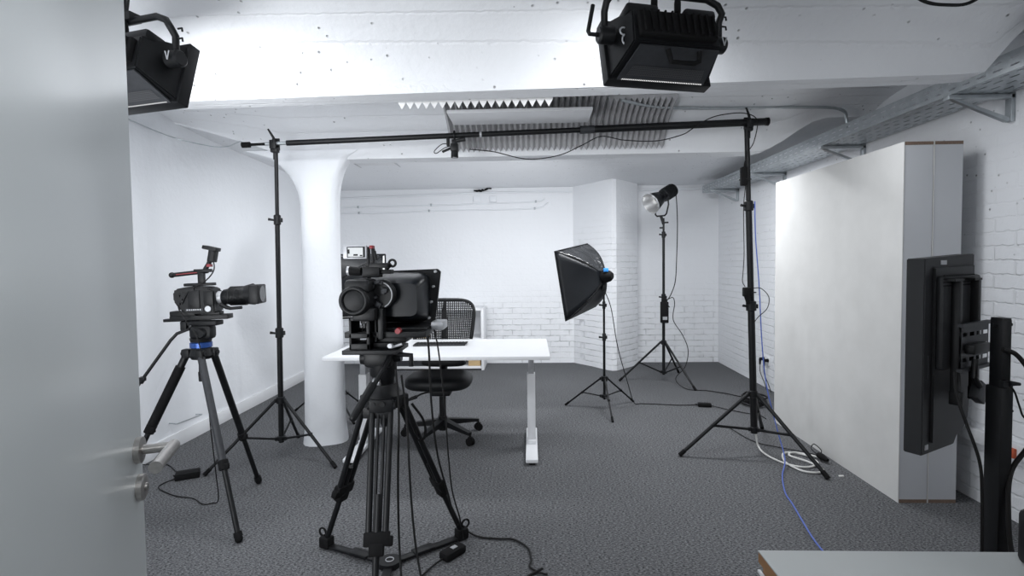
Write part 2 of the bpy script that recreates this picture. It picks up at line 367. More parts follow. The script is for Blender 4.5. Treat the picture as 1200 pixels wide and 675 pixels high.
cb.face(vr[0][::-1]); cb.face(vr[-1])
tag(cb.build('column', 'smooth', smooth=60), 'white plastered column with flared top between the left wall and the desk', 'column')

struct(MB().box((XL+.008, 5.2, .055), (.016, 4.06, .11), bevel=.003).build('baseboard_left', 'white'))

# door leaf, seen obliquely at the left
dz = Vector((.375, -.927, 0)).normalized(); dn = Vector((.927, .375, 0)).normalized(); far = Vector((-.803, 1.047, 0))
Xd = Matrix((dz, dn, Vector((0, 0, 1)))).transposed().to_4x4(); Xd.translation = far   # local x toward hinge, y out of the face
door = MB(Xd).box((.55, -.021, 1.02), (1.10, .042, 2.02), bevel=.002).build('door_1', 'door', origin=far)
struct(door)
hm = MB(Xd); hz = 1.032
hm.tube([(.034, 0, hz), (.034, .010, hz), (.034, .011, hz)], [.026, .026, .022], 24); hm.tube([(.034, .008, hz), (.034, .062, hz)], .0095, 16)
hm.tube([(.024, .062, hz), (.155, .062, hz)], .0115, 18)
hd = hm.build('door_handle', 'steel', door); tag(hd, 'brushed steel lever handle')
kr = MB(Xd); kr.tube([(.030, 0, .955), (.030, .010, .955), (.030, .012, .955)], [.026, .026, .020], 24); kr.cyl((.030, .01, .955), (.030, .016, .955), .008)
tag(kr.build('key_rose', 'steel', door), 'round brushed steel key plate')
lp = MB(Xd); lp.box((-.0015, -.021, .99), (.003, .024, .20)); tag(lp.build('lock_plate', 'steel', door), 'steel strip in the door edge')

# cable trunking low on the right wall, with its socket
tr = struct(MB().box((XR-.02, 2.3, .385), (.04, 2.4, .075), bevel=.004).build('trim_1', 'white'))
sk = MB().box((XR-.045, 2.81, .375), (.02, .06, .05), bevel=.003).build('socket_insert', 'orange'); tag(sk, 'orange socket plate on the white trunking low on the right wall', 'socket')
# wall socket and two plugs behind the right light stand
so = thing('wall_socket', 'white double wall socket with two black plugs left of the tall panels', 'socket', (XR, 5.75, .28))
MB().box((XR-.006, 5.75, .30), (.012, .16, .09), bevel=.003).build('socket_plate', 'white', so)
for i, y in enumerate((5.80, 5.70)):
    MB().tube([(XR-.01, y, .31), (XR-.05, y, .31), (XR-.055, y, .30), (XR-.055, y, .25)], [.02, .018, .013, .008]).build('plug', 'rubber', so)
    MB().tube(spline([(XR-.055, y, .255), (XR-.06, y-.02, .17), (XR-.06, y-.12, .08), (XR-.07, y-.2, .02)]), .004, 8).build('plug_cable', 'cable', so)
# heap of cable behind the right stand
cc = MB(); pts = []
for i in range(60):
    a = i*.9; pts.append((2.13+.10*math.cos(a)+random.uniform(-.02, .02), 5.1+.13*math.sin(a)+random.uniform(-.03, .03), .012+.0013*i))
cc.tube(spline(pts, 4), .006, 8); tag(cc.build('cable_heap', 'cable'), 'tangled heap of black cable on carpet behind right light stand', 'cable')

# conduits on the back wall
def pipe(name, pts, r, mt, label, cat='conduit', group=None, n=8):
    return tag(MB().tube(spline(pts, n), r, 8).build(name, mt), label, cat, group)
pipe('conduit', [(-2.6, 7.225, 2.29), (-1.7, 7.222, 2.31), (-.8, 7.222, 2.335), (.1, 7.222, 2.335), (.56, 7.222, 2.325)], .011, 'smooth', 'white painted conduit, topmost of the three lines on the back wall')
pipe('conduit', [(-2.6, 7.228, 2.165), (-1.9, 7.228, 2.175), (-1.2, 7.228, 2.18), (-.6, 7.228, 2.19), (.08, 7.228, 2.205), (.2, 7.23, 2.24)], .008, 'smooth', 'white painted conduit, middle of the three lines on the back wall')
pipe('conduit', [(-2.6, 7.228, 2.09), (-1.9, 7.228, 2.085), (-1.2, 7.228, 2.105), (-.6, 7.228, 2.105), (.08, 7.228, 2.115), (.25, 7.23, 2.19)], .008, 'smooth', 'white painted conduit, lowest of the three lines on the back wall')
pipe('conduit', [(1.45, 7.225, 2.335), (1.7, 7.222, 2.34), (2.1, 7.222, 2.34), (2.45, 7.222, 2.35)], .012, 'smooth', 'white painted conduit on the back wall right of the brick pillar')
for (x, z, l) in ((-2.36, 2.17, 'upper left'), (-2.35, 2.09, 'lower left'), (-1.35, 2.185, 'upper middle'), (-1.38, 2.105, 'lower middle'), (.08, 2.206, 'upper right'), (.065, 2.115, 'lower right')):
    q = MB().box((x, 7.232, z), (.022, .03, .032), bevel=.003); q.torus((x, 7.216, z), .008, .003)
    tag(q.build('pipe_clip', 'galv'), 'small metal pipe clip, %s of those on the back wall' % l, 'pipe clip', 'pipe clips on the back wall')
for (x, w_, l) in ((-.72, .10, 'left'), (-.50, .09, 'right')):
    q = MB().box((x, 7.23, 2.25), (w_, .03, .08), bevel=.004)
    tag(q.build('junction_box', 'smooth'), 'white painted junction box under the broken plaster, the %s one' % l, 'box', 'junction boxes on the back wall')
bp_ = MB(); rnd = random.Random(3)
for i in range(16):
    t = i/15; bp_.box((-.74+.20*t+rnd.uniform(-.01, .01), 7.215, 2.365+(.06*max(0, t-.45))+rnd.uniform(-.006, .006)), (.03, .02, .012+rnd.uniform(0, .012)), Matrix.Rotation(rnd.uniform(-.5, .5), 3, 'Y'))
tag(bp_.build('broken_plaster', 'dark'), 'dark hole of broken plaster with wires above the junction boxes', 'hole')

# grey cable curving over the second ceiling bay, right part
pipe('surface_cable', [(.62, 3.62, 2.47), (.9, 3.74, 2.455), (1.3, 3.80, 2.455), (1.75, 3.82, 2.455), (2.1, 3.86, 2.46), (2.24, 3.90, 2.445), (2.28, 3.93, 2.40), (2.285, 3.94, 2.32)], .011, 'galv', 'grey painted cable running over the ceiling to the cable tray', 'cable')
pipe('surface_cable', [(1.34, 2.0, 2.40), (1.42, 2.0, 2.325), (1.51, 2.0, 2.305), (1.60, 2.0, 2.315), (1.70, 2.0, 2.40), (1.75, 2.0, 2.56)], .006, 'cable', 'black cable sagging from the ceiling at the top right', 'cable')
pipe('surface_cable', [(-2.735, 3.3, 2.42), (-2.70, 3.9, 2.37), (-2.45, 4.0, 2.31), (-2.3, 3.99, 2.30), (-2.1, 3.8, 2.29), (-2.03, 3.72, 2.26)], .004, 'galv', 'thin grey cable from the left wall to the crossbar end', 'cable')

# cable tray on the right wall
tray = thing('cable_tray', 'galvanised perforated cable tray on brackets high on the right wall', 'cable tray', (2.4, 4.2, 2.24))
y0, y1 = .4, 6.9; x0, x1 = 2.21, 2.50; zt = 2.245
bt = MB(); rr = []
def slotted(mb, o, u, v, L, W, nu, rows_, sl, sw):
    """sheet from o along u (length L) and v (width W) with real slots"""
    o, u, v = Vector(o), Vector(u), Vector(v); du = L/nu
    vs_ = [0]
    for c in rows_: vs_ += [c-sw/2, c+sw/2]
    vs_.append(W)
    us_ = []
    for i in range(nu): us_ += [i*du, i*du+(du-sl)/2, i*du+(du+sl)/2]
    us_.append(L)
    grid = [[mb.v(o+u*a+v*b) for b in vs_] for a in us_]
    for i in range(len(us_)-1):
        for j in range(len(vs_)-1):
            if i % 3 == 1 and j % 2 == 1: continue
            mb.face([grid[i][j], grid[i+1][j], grid[i+1][j+1], grid[i][j+1]])
slotted(bt, (x0, y0, zt), (0, 1, 0), (1, 0, 0), y1-y0, x1-x0, 72, [.03, .08, .145, .21, .26], .05, .012)
slotted(bt, (x0, y0, zt), (0, 1, 0), (0, 0, 1), y1-y0, .085, 72, [.025, .06], .045, .008)
slotted(bt, (x1, y0, zt), (0, 1, 0), (0, 0, 1), y1-y0, .085, 72, [.025, .06], .045, .008)
bt.box((x0+.006, (y0+y1)/2, zt+.087), (.014, y1-y0, .006)); bt.box((x1-.006, (y0+y1)/2, zt+.087), (.014, y1-y0, .006))
bt.box(((x0+x1)/2, y1, zt+.01), (x1-x0, .004, .02))
bt.build('tray_channel', 'galv', tray, recalc=False)
for y in (2.9, 4.13, 5.37, 6.56):
    b = MB(); b.box(((x0+x1)/2+.01, y, zt-.014), (.34, .04, .022), bevel=.002); b.box((XR-.012, y, zt-.07), (.02, .04, .15), bevel=.002)
    b.prism([Vector((2.22, 0, zt-.025)), Vector((2.25, 0, zt-.025)), Vector((2.525, 0, zt-.13)), Vector((2.50, 0, zt-.145))], (0, y-.012, 0), (0, y+.012, 0))
    b.build('bracket', 'galv', tray)
bk = MB().box((2.44, 2.62, 2.36), (.07, .05, .035), bevel=.01); tag(bk.build('cable_clamp', 'dark'), 'small black clamp on the near end of the cable tray', 'clamp')

# acoustic foam sheets under the second ceiling bay
def vz(y):
    a, b = 2.63, 4.06; t = max(-1, min(1, (y-a)/(b-a)*2-1)); return 2.2 + max(.01, .36*(1-abs(t)**2.2)**.6)
def foam(name, xa, xb, ya, yb, label, mt='foam', pitch=.0405, ny=22, drop=.0, flat=None):
    n = round((xb-xa)/pitch); mb = MB(); rows_ = []; top = []
    for j in range(ny+1):
        y = ya+(yb-ya)*j/ny; zc = (flat if flat is not None else vz(y)-drop) - .006; r1 = []; r2 = []
        for i in range(2*n+1):
            r1.append((xa+(xb-xa)*i/(2*n), y, zc-.016-(.036 if i % 2 else 0))); r2.append((xa+(xb-xa)*i/(2*n), y, zc))
        rows_.append([mb.v(p) for p in r1]); top.append([mb.v(p) for p in r2])
    for a, b in zip(rows_, rows_[1:]):
        for i in range(2*n): mb.face([a[i], a[i+1], b[i+1], b[i]])
    for a, b in zip(top, top[1:]):
        for i in range(2*n): mb.face([a[i], b[i], b[i+1], a[i+1]])
    for rA, tA in ((rows_[0], top[0]), (rows_[-1], top[-1])):
        for i in range(2*n): mb.face([rA[i], rA[i+1], tA[i+1], tA[i]])
    for e in (0, -1):
        for a, b, c, d in zip(rows_, rows_[1:], top, top[1:]): mb.face([a[e], b[e], d[e], c[e]])
    return tag(mb.build(name, mt, smooth=20), label, 'foam panel', 'acoustic foam sheets on the ceiling')
foam('foam_panel', -.60, .53, 2.98, 4.03, 'large grey ridged acoustic foam sheet curving along the ceiling above the crossbar')
foam('foam_panel', .54, 1.01, 3.66, 4.03, 'smaller grey ridged foam sheet at the right end of the ceiling foam')
foam('foam_panel', -.66, .12, 2.68, 2.95, 'pale foam sheet whose white zigzag end shows under the front beam', 'foamwhite', pitch=.0405, drop=.085)
fp = thing('hanging_board', 'flat white rectangular panel hung below the grey ceiling foam', 'panel', (-.06, 3.55, 2.36))
MB().box((-.06, 3.55, 2.36), (.93, .30, .022), bevel=.004).build('panel_board', 'white', fp)
for x in (-.45, .33): MB().cyl((x, 3.55, 2.37), (x, 3.55, 2.55), .003).build('hanger', 'galv', fp)

cf = thing('ceiling_hatch', 'faint white rectangular hatch on the rear ceiling right of the column top', 'hatch', (-1.78, 4.95, 2.44))
MB().box((-1.62, 5.35, 2.452), (.42, .85, .02), bevel=.004).build('hatch_board', 'white', cf)
q = MB()
for (x, y, a, b) in ((-1.62, 4.93, .44, .012), (-1.62, 5.77, .44, .012), (-1.835, 5.35, .012, .85), (-1.405, 5.35, .012, .85)): q.box((x, y, 2.446), (a, b, .014))
q.build('hatch_frame', 'silver', cf)
# slim wire hook on the left wall
q = MB(); q.tube([(XL+.0, 3.87, .205), (XL+.05, 3.87, .20), (XL+.06, 3.88, .198), (XL+.06, 4.17, .183), (XL+.05, 4.19, .18), (XL, 4.19, .18)], .0045, 8)
tag(q.build('wire_hook', 'galv'), 'thin white wire rail low on the left wall behind the small tripod', 'hook')

# ------------------------------------------------------------------ furniture
# two tall freestanding panels at the right
for i, (xa, xb, lb) in enumerate(((2.075, 2.234, 'tall off-white board panel facing the room, the left of the two by the right wall'),
                                  (2.238, 2.395, 'tall off-white board panel nearest the right wall, behind the other one'))):
    t = thing('tall_panel', lb, 'panel', ((xa+xb)/2, 3.8, 0), 'tall panels by the right wall')
    MB().box(((xa+xb)/2+.003, 3.80, 1.019), (xb-xa-.006, 1.53, 1.998)).build('core_board', 'edgeboard', t)
    MB().box((xa+.002, 3.80, 1.018), (.004, 1.534, 2.036)).build('face_board', 'offwhite', t)
    MB().box(((xa+xb)/2+.0025, 3.80, 2.027), (xb-xa-.005, 1.532, .018)).build('top_edge', 'chipboard', t)
    MB().box(((xa+xb)/2+.0025, 3.80, .010), (xb-xa-.005, 1.532, .020)).build('bottom_edge', 'chipboard', t)

# height adjustable desk
dk = thing('desk', 'white height-adjustable desk with T-shaped feet in the middle of the room', 'desk', (-.65, 3.95, 0))
MB().box((-.655, 3.955, .745), (1.56, .81, .026), bevel=.002).build('desk_top', 'white', dk)
for x in (-1.275, -.005):
    lg = MB(); lg.box((x, 3.95, .30), (.060, .085, .52), bevel=.003); l_ = lg.build('leg', 'white', dk)
    MB().box((x, 3.95, .645), (.042, .062, .17), bevel=.002).build('inner_column', 'silver', l_)
    ft = MB(); ft.box((x, 3.92, .030), (.085, .70, .028), bevel=.006); ft.box((x, 3.95, .055), (.062, .16, .03), bevel=.004); ft.build('foot', 'white', dk)
    for y in (3.60, 4.24): MB().cyl((x, y, 0), (x, y, .02), .022).build('glide', 'rubber', dk)
MB().box((-.64, 3.95, .715), (1.22, .05, .035), bevel=.003).build('cross_beam', 'silver', dk)

kb = thing('keyboard', 'flat dark grey computer keyboard on the white desk', 'keyboard', (-.72, 4.06, .758))
MB().box((-.71, 4.06, .764), (.40, .115, .012), Matrix.Rotation(.04, 3, 'Z'), bevel=.004).build('case', 'grey', kb)
kk = MB()
for r_ in range(5):
    for c in range(16): kk.box((-.71-.19+.0253*(c+.0)+.012, 4.06-.045+.022*r_+.001*c, .772), (.020, .017, .005))
kk.build('keys', 'dark', kb)
ms = MB().sphere((-1.03, 4.08, .760), 1, (.034, .055, .022), 16); bmesh.ops.bisect_plane(ms.bm, geom=ms.bm.verts[:]+ms.bm.edges[:]+ms.bm.faces[:], plane_co=(0, 0, .7585), plane_no=(0, 0, -1), clear_outer=True)
tag(ms.build('computer_mouse', 'dark', origin=(-1.03, 4.08, .7585)), 'dark computer mouse on the desk left of the keyboard', 'mouse')

# low shelf unit behind the desk
sh = thing('shelf_unit', 'white open shelf unit against the back wall behind the chair', 'shelf', (-1.2, 6.98, 0))
MB().box((-.63, 6.98, .40), (.035, .44, .80), bevel=.002).build('side_panel', 'white', sh)
MB().box((-1.97, 6.98, .40), (.035, .44, .80), bevel=.002).build('side_panel', 'white', sh)
MB().box((-1.3, 6.98, .40), (.02, .42, .74), bevel=.002).build('divider', 'white', sh)
for z in (.035, .40, .785): MB().box((-1.3, 6.98, z), (1.30, .43, .03), bevel=.002).build('shelf_board', 'white', sh)
MB().box((-1.3, 7.185, .40), (1.30, .012, .74)).build('back_board', 'white', sh)
for (x, y, z, sx_, sy_, sz_, mt, lb) in ((-.74, 6.93, .16, .16, .28, .215, 'tan', 'tan box at the right end of the bottom shelf behind the desk'),
        (-1.08, 6.93, .14, .36, .28, .18, 'grey', 'dark grey box on the bottom shelf behind the office chair'),
        (-1.58, 6.93, .14, .44, .28, .18, 'grey', 'dark grey box on the bottom shelf, left of the divider'),
        (-1.50, 6.93, .50, .32, .28, .16, 'tan', 'tan box on the upper shelf left of the chair back')):
    t = thing('storage_box', lb, 'box', (x, y, z-sz_/2), 'boxes in the low white shelf')
    MB().box((x, y, z-.012), (sx_, sy_, sz_-.024), bevel=.004).build('box_body', mt, t); MB().box((x, y, z+sz_/2-.012), (sx_+.008, sy_+.008, .022), bevel=.003).build('lid', mt, t)

# office chair
ch = thing('office_chair', 'black mesh-backed swivel office chair behind the white desk', 'chair', (-.70, 4.22, 0))
cx0, cy0 = -.715, 4.17
for i in range(5):
    a = R(32+72*i); d = Vector((math.cos(a), math.sin(a), 0)); e = Vector((cx0, cy0, 0))+d*.315
    lg = MB(); p0 = Vector((cx0, cy0, 0))+d*.03
    sd = Vector((-d.y, d.x, 0))
    pr = [p0+Vector((0, 0, .15)), p0+Vector((0, 0, .10)), e+Vector((0, 0, .078)), e+Vector((0, 0, .10))]
    vs1 = [lg.v(p+sd*(.028 if k < 2 else .016)) for k, p in enumerate(pr)]; vs2 = [lg.v(p-sd*(.028 if k < 2 else .016)) for k, p in enumerate(pr)]
    lg.face(vs1); lg.face(vs2[::-1])
    for k in range(4): lg.face([vs1[k], vs1[(k+1) % 4], vs2[(k+1) % 4], vs2[k]])
    l_ = lg.build('leg', 'dark', ch)
    cw = MB()
    for s_ in (-1, 1):
        q = e + sd*.013*s_ + Vector((0, 0, .030)); cw.tube([q-sd*.009, q+sd*.009], .030, 18)
    cw.box(e+Vector((0, 0, .052)), (.04, .04, .03), bevel=.008); cw.cyl(e+Vector((0, 0, .05)), e+Vector((0, 0, .09)), .007); cw.build('caster', 'rubber', l_)
gs = MB(); gs.cyl((cx0, cy0, .06), (cx0, cy0, .17), .036); gs.cyl((cx0, cy0, .15), (cx0, cy0, .33), .027); gs.cyl((cx0, cy0, .30), (cx0, cy0, .40), .020)
gs.build('gas_lift', 'black', ch)
mc = MB().box((cx0, cy0+.03, .385), (.16, .30, .06), bevel=.015); mc.build('tilt_mechanism', 'dark', ch)
lv = MB(); lv.tube(spline([(cx0-.06, cy0-.04, .38), (cx0-.15, cy0-.06, .365), (cx0-.20, cy0-.07, .34)]), .007, 8); lv.tube([(cx0-.19, cy0-.07, .345), (cx0-.27, cy0-.08, .315)], [.015, .010], 10); lv.build('lever', 'black', ch)
st = MB(); rows_ = []   # waterfall seat cushion
def blob(mb, c, sx_, sy_, sz_, e1=.35, n=28, mz=12, wz=0):
    rows_ = []
    for j in range(mz+1):
        ph = -math.pi/2+math.pi*j/mz; row = []
        for i in range(n):
            th = 2*math.pi*i/n; f = lambda t, e: math.copysign(abs(t)**e, t)
            row.append(Vector((c[0]+sx_*f(math.cos(ph), e1)*f(math.cos(th), .6), c[1]+sy_*f(math.cos(ph), e1)*f(math.sin(th), .6), c[2]+sz_*f(math.sin(ph), .7)+wz*(math.cos(th)*math.cos(ph))**2)))
        rows_.append([mb.v(p) for p in row])
    for a, b in zip(rows_, rows_[1:]):
        for i in range(n): mb.face([a[i], a[(i+1) % n], b[(i+1) % n], b[i]])
blob(st, (cx0-.02, cy0-.02, .465), .262, .235, .055); bmesh.ops.remove_doubles(st.bm, verts=st.bm.verts, dist=.0004); st.build('seat', 'dark', ch)
# backrest: frame tube round a mesh panel, tilted slightly back
by = 4.50
def bp3(u, v):      # u -1..1 across, v 0..1 up
    wdt = .27*(1-.25*(1-v)**1.3)*(1 if v < .9 else 1); return Vector((-.755+u*wdt*1.05, by + .05*v + .06*(1-u*u)*1.0 - .05, .56+v*.515))
out = []
for i in range(49):
    t = i/48*2*math.pi; c, s_ = math.cos(t), math.sin(t); u = math.copysign(abs(c)**.42, c); v = .5+.5*math.copysign(abs(s_)**.42, s_)
    out.append(bp3(u, v))
MB().tube(out, .014, 10, cap=False).build('back_frame', 'black', ch)
mesh = MB()
NU, NV = 30, 34
for i in range(1, NU):
    u = -1+2*i/NU; e_ = .49*(1-abs(u)**4.76)**(1/4.76); mesh.tube([bp3(u, .5-e_+2*e_*k/10) for k in range(11)], .0048, 5)
for j in range(1, NV):
    v = j/NV; lim = .985*(1-abs(2*v-1)**4.76)**(1/4.76); mesh.tube([bp3(-lim+2*lim*k/10, v) for k in range(11)], .0042, 5)
mesh.build('back_mesh', 'dark', ch)
sp = MB(); sp.tube([bp3(0, .97)+Vector((0, .03, 0)), bp3(0, .6)+Vector((0, .035, 0)), bp3(0, .1)+Vector((0, .04, 0)), (cx0-.03, cy0+.20, .43), (cx0-.02, cy0+.08, .40)], [.012, .03, .034, .034, .03], 12); sp.build('back_support', 'black', ch)
lu = MB(); blob(lu, (-.74, 4.41, .555), .19, .035, .035, .5); bmesh.ops.remove_doubles(lu.bm, verts=lu.bm.verts, dist=.0004); lu.build('lumbar_pad', 'dark', ch)

# sideboard with white top in the near right corner
sb = thing('sideboard', 'wooden sideboard with pale top in the near right corner of the room', 'cabinet', (.95, .72, 0))
MB().box((.985, .72, .7485), (.97, .905, .003)).build('cabinet_top', 'greytop', sb)
MB().box((.985, .72, .7355), (.969, .904, .023)).build('edge_band', 'wood', sb)
MB().box((.985, .72, .40), (.955, .89, .65), bevel=.001).build('cabinet_body', 'wood', sb)
MB().box((.501, .72, .705), (.006, .90, .006)).build('edge_strip', 'white', sb)
MB().box((.985, .72, .04), (.90, .82, .08)).build('plinth', 'dark', sb)
for k in range(2): MB().box((.985-.24+.48*k, 1.168, .40), (.465, .008, .60), bevel=.001).build('cabinet_door', 'wood', sb)
bx = thing('speaker', 'small black rounded loudspeaker standing at the right end of the sideboard', 'speaker', (1.103, 1.06, .75))
MB().box((1.103, 1.06, .809), (.16, .16, .118), bevel=.014).build('speaker_body', 'dark', bx)
MB().torus((1.103, .977, .809), .045, .006).build('speaker_ring', 'rubber', bx)

# ------------------------------------------------------------------ monitor and its stand
ds = thing('monitor_stand', 'black square display post on a floor base beside the tall panels', 'stand', (1.53, 1.83, 0))
Xp = Matrix.Translation((1.578, 1.828, 0))
q = MB(Xp); q.box((0, 0, .50), (.040, .062, .92), bevel=.003); q.cyl((.018, -.02, .88), (.028, -.02, .88), .004); q.build('outer_post', 'black', ds)
q = MB(Xp); q.box((0, 0, 1.07), (.030, .050, .235), bevel=.003); q.build('inner_post', 'black', ds)
q = MB(Xp); q.cyl((-.028, 0, 1.168), (.034, 0, 1.168), .006); q.box((0, 0, 1.189), (.028, .046, .004)); q.build('lock_pin', 'dark', ds)
q = MB(Xp); q.box((0, 0, .03), (.10, .62, .035), bevel=.006); q.box((0, 0, .03), (.50, .09, .035), bevel=.006); q.build('base', 'black', ds)
for (a, b) in ((-.25, 0), (.25, 0), (0, .31), (0, -.31)):
    q = MB(Xp); q.cyl((a, b, 0), (a, b, .018), .025); q.build('foot', 'rubber', ds)
mo = thing('monitor', 'large black flat display seen from behind, hung on the square black post', 'monitor', (1.5, 1.95, .70))
A = Vector((1.385, 1.93, 0)); B = Vector((1.715, 2.13, 0)); du = (B-A).normalized(); Wm = (B-A).length; nn = Vector((du.y, -du.x, 0))   # nn points to the camera
Xm = Matrix((du, -nn, Vector((0, 0, 1)))).transposed().to_4x4(); Xm.translation = A     # local x across, -y to the camera, z up
q = MB(Xm); pl = [Vector((0, 0, .685)), Vector((Wm-.14, 0, .685)), Vector((Wm-.09, 0, .75)), Vector((Wm-.02, 0, .86)), Vector((Wm, 0, 1.408)), Vector((0, 0, 1.392))]
q.prism(pl, (0, -.014, 0), (0, .045, 0), bevel=.003); q.build('display_panel', 'tvgrey', mo)
q = MB(Xm); pl = [Vector((.05, 0, .72)), Vector((Wm-.10, 0, .72)), Vector((Wm-.05, 0, .78)), Vector((Wm-.02, 0, .95)), Vector((Wm-.02, 0, 1.37)), Vector((.05, 0, 1.362))]
q.prism(pl, (0, -.024, 0), (0, -.012, 0), bevel=.006); q.build('rear_cover', 'tvgrey', mo)
q = MB(Xm); q.box((.21, -.035, 1.16), (.30, .026, .34), bevel=.012); q.build('rear_housing', 'tvgrey', mo)
q = MB(Xm); [q.box((.17, -.0495, 1.295+.012*k), (.24, .003, .005)) for k in range(4)]; q.build('vent_slots', 'rubber', mo)
q = MB(Xm)
for x in (.12, .27):
    q.box((x, -.062, 1.10), (.020, .026, .42), bevel=.002); q.box((x-.02, -.062, 1.315), (.06, .03, .008)); q.box((x, -.066, .89), (.02, .04, .05), bevel=.004)
q.build('mounting_rail', 'black', mo)
q = MB(Xm); slotted(q, (.10, -.085, 1.00), (1, 0, 0), (0, 0, 1), .22, .15, 4, [.03, .075, .12], .035, .014); q.box((.21, -.085, 1.155), (.24, .018, .012)); q.box((.21, -.085, .995), (.24, .018, .012)); q.box((.25, -.084, .90), (.07, .03, .07), Matrix.Rotation(.5, 3, 'Y'), bevel=.004)
q.build('mounting_plate', 'grey', mo)
q = MB(Xm); q.box((.19, -.10, 1.07), (.13, .03, .035), bevel=.004); q.tube([(.17, -.10, 1.03), (.15, -.105, .97), (.21, -.10, .93)], .010, 10); q.build('mount_arm', 'black', mo)
q = MB(Xm); q.box((.135, -.0145, 1.377), (.045, .002, .016)); tag(q.build('sticker', 'silver', mo), 'pale sticker at the top of the rear cover')
q = MB(Xm); q.box((.03, -.0150, .712), (.022, .003, .018)); tag(q.build('sticker', 'silver', mo), 'small pale sticker at the bottom corner')
q = MB(Xm); q.box((.03, -.0150, 1.0), (.006, .003, .085)); q.build('sticker', 'grey', mo)
pipe('monitor_cable', [(1.56, 1.80, 1.09), (1.60, 1.79, 1.07), (1.64, 1.78, 1.0), (1.665, 1.78, .90), (1.65, 1.79, .78), (1.60, 1.80, .68), (1.575, 1.78, .56), (1.57, 1.75, .40), (1.62, 1.70, .15), (1.65, 1.68, .012)], .0075, 'cable', 'thick black cable bowing out right of the square post', 'cable')
pipe('monitor_cable', [(1.55, 1.79, .98), (1.58, 1.78, .96), (1.60, 1.78, .91), (1.615, 1.78, .87), (1.64, 1.78, .855), (1.66, 1.785, .845)], .003, 'cable', 'thin black cable hooked on the right side of the square post', 'cable')
pipe('monitor_cable', [(1.455, 1.86, 1.00), (1.44, 1.83, .93), (1.45, 1.80, .84), (1.475, 1.775, .72), (1.482, 1.77, .60), (1.486, 1.77, .4), (1.49, 1.76, .05)], .005, 'cable', 'black cable running from the display down the left side of the post', 'cable')
pipe('monitor_cable', [(1.80, 1.9, .80), (1.74, 1.88, .79), (1.71, 1.86, .73), (1.73, 1.85, .66), (1.80, 1.85, .60), (1.86, 1.85, .56)], .005, 'cable', 'black cable loop at the far right edge beside the trunking', 'cable')
q = MB(); q.box((1.565, 1.79, .975), (.03, .02, .02)); q.tube([(1.57, 1.78, .98), (1.598, 1.775, .978)], [.009, .005]); tag(q.build('cable_hook', 'dark'), 'small black cable hook on the right side of the square post', 'hook')

# ------------------------------------------------------------------ light stands
def light_stand(loc, feet, zc, zl, secs, top, label, knobs=(), r0=.0165, group=None, lean=(0, 0), legr=.011):
    """feet: xy list; zc upper collar, zl lower collar, secs: [(z, radius)...] along the pole, top: pole top z"""
    t = thing('light_stand', label, 'light stand', (loc[0], loc[1], 0), group)
    def px(z): return Vector((loc[0]+lean[0]*z, loc[1]+lean[1]*z, z))
    zs = [zl-.02] + [s_[0] for s_ in secs]; rs = [s_[1] for s_ in secs]
    for i in range(len(secs)):
        MB().tube([px(zs[i] if i else zl-.03), px(zs[i+1])], rs[i], 18).build('pole', 'black', t)
        if i < len(secs)-1:
            z = zs[i+1]; q = MB(); q.tube([px(z-.055), px(z-.05), px(z+.012), px(z+.018)], [rs[i]*1.0, rs[i]*1.45, rs[i]*1.45, rs[i]*1.1], 18)
            q.box(px(z-.02)+Vector((rs[i]*1.5, 0, 0)), (.02, .026, .03), bevel=.003)
            q.tube([px(z-.02)+Vector((-rs[i]*1.2, -.01, 0)), px(z-.02)+Vector((-rs[i]*1.2-.035, -.02, .006))], [.007, .010], 10); q.build('clamp', 'dark', t)
    for z, h in ((zc, .05), (zl, .035)):
        q = MB(); q.tube([px(z-h/2), px(z-h/2+.004), px(z+h/2-.004), px(z+h/2)], [.022, .030, .030, .024], 18)
        for f in feet:
            d = (Vector((f[0], f[1], 0))-Vector((loc[0], loc[1], 0))).normalized(); q.box(px(z)+d*.034, (.020, .020, .026), Matrix.Rotation(math.atan2(d.y, d.x), 3, 'Z'), bevel=.002)
        q.build('collar', 'dark', t)
    for f in feet:
        fv = Vector((f[0], f[1], legr)); d = Vector((f[0]-loc[0], f[1]-loc[1], 0)).normalized(); a = px(zc)+d*.038
        l_ = MB().tube([a, fv], legr, 14).build('leg', 'black', t)
        MB().tube([fv-(fv-a).normalized()*.045, fv+(fv-a).normalized()*.006], legr+.0025, 14).build('foot_cap', 'rubber', l_)
        mid = a.lerp(fv, .52); q = MB(); q.tube([px(zl)+d*.034, mid], legr*.72, 10); q.box(mid, (.022, .022, .022), bevel=.003); q.build('brace', 'black', t)
    return t, px
LS = (-1.80, 3.685); RS = (1.60, 3.82)
BL = Vector((-2.01, 3.672, 2.236)); BR = Vector((1.66, 3.822, 2.36))
lsT, lpx = light_stand(LS, [(-1.348, 3.517), (-2.175, 3.383), (-1.883, 4.147)], .43, .155, [(.93, .019), (1.73, .0165), (2.20, .013)], 2.2, 'black light stand carrying the left end of the crossbar, beside the column', r0=.019, lean=(.011, 0))
rsT, rpx = light_stand(RS, [(1.047, 3.746), (1.86, 3.354), (1.882, 4.355)], .43, .175, [(1.08, .024), (1.79, .0215), (2.31, .017)], 2.3, 'tall black light stand carrying the right end of the crossbar, by the tall panels', r0=.023, lean=(-.030, 0), legr=.013)
for k in range(2):
    a = Vector((1.60-.09*(k*0), 3.80, .40)) 
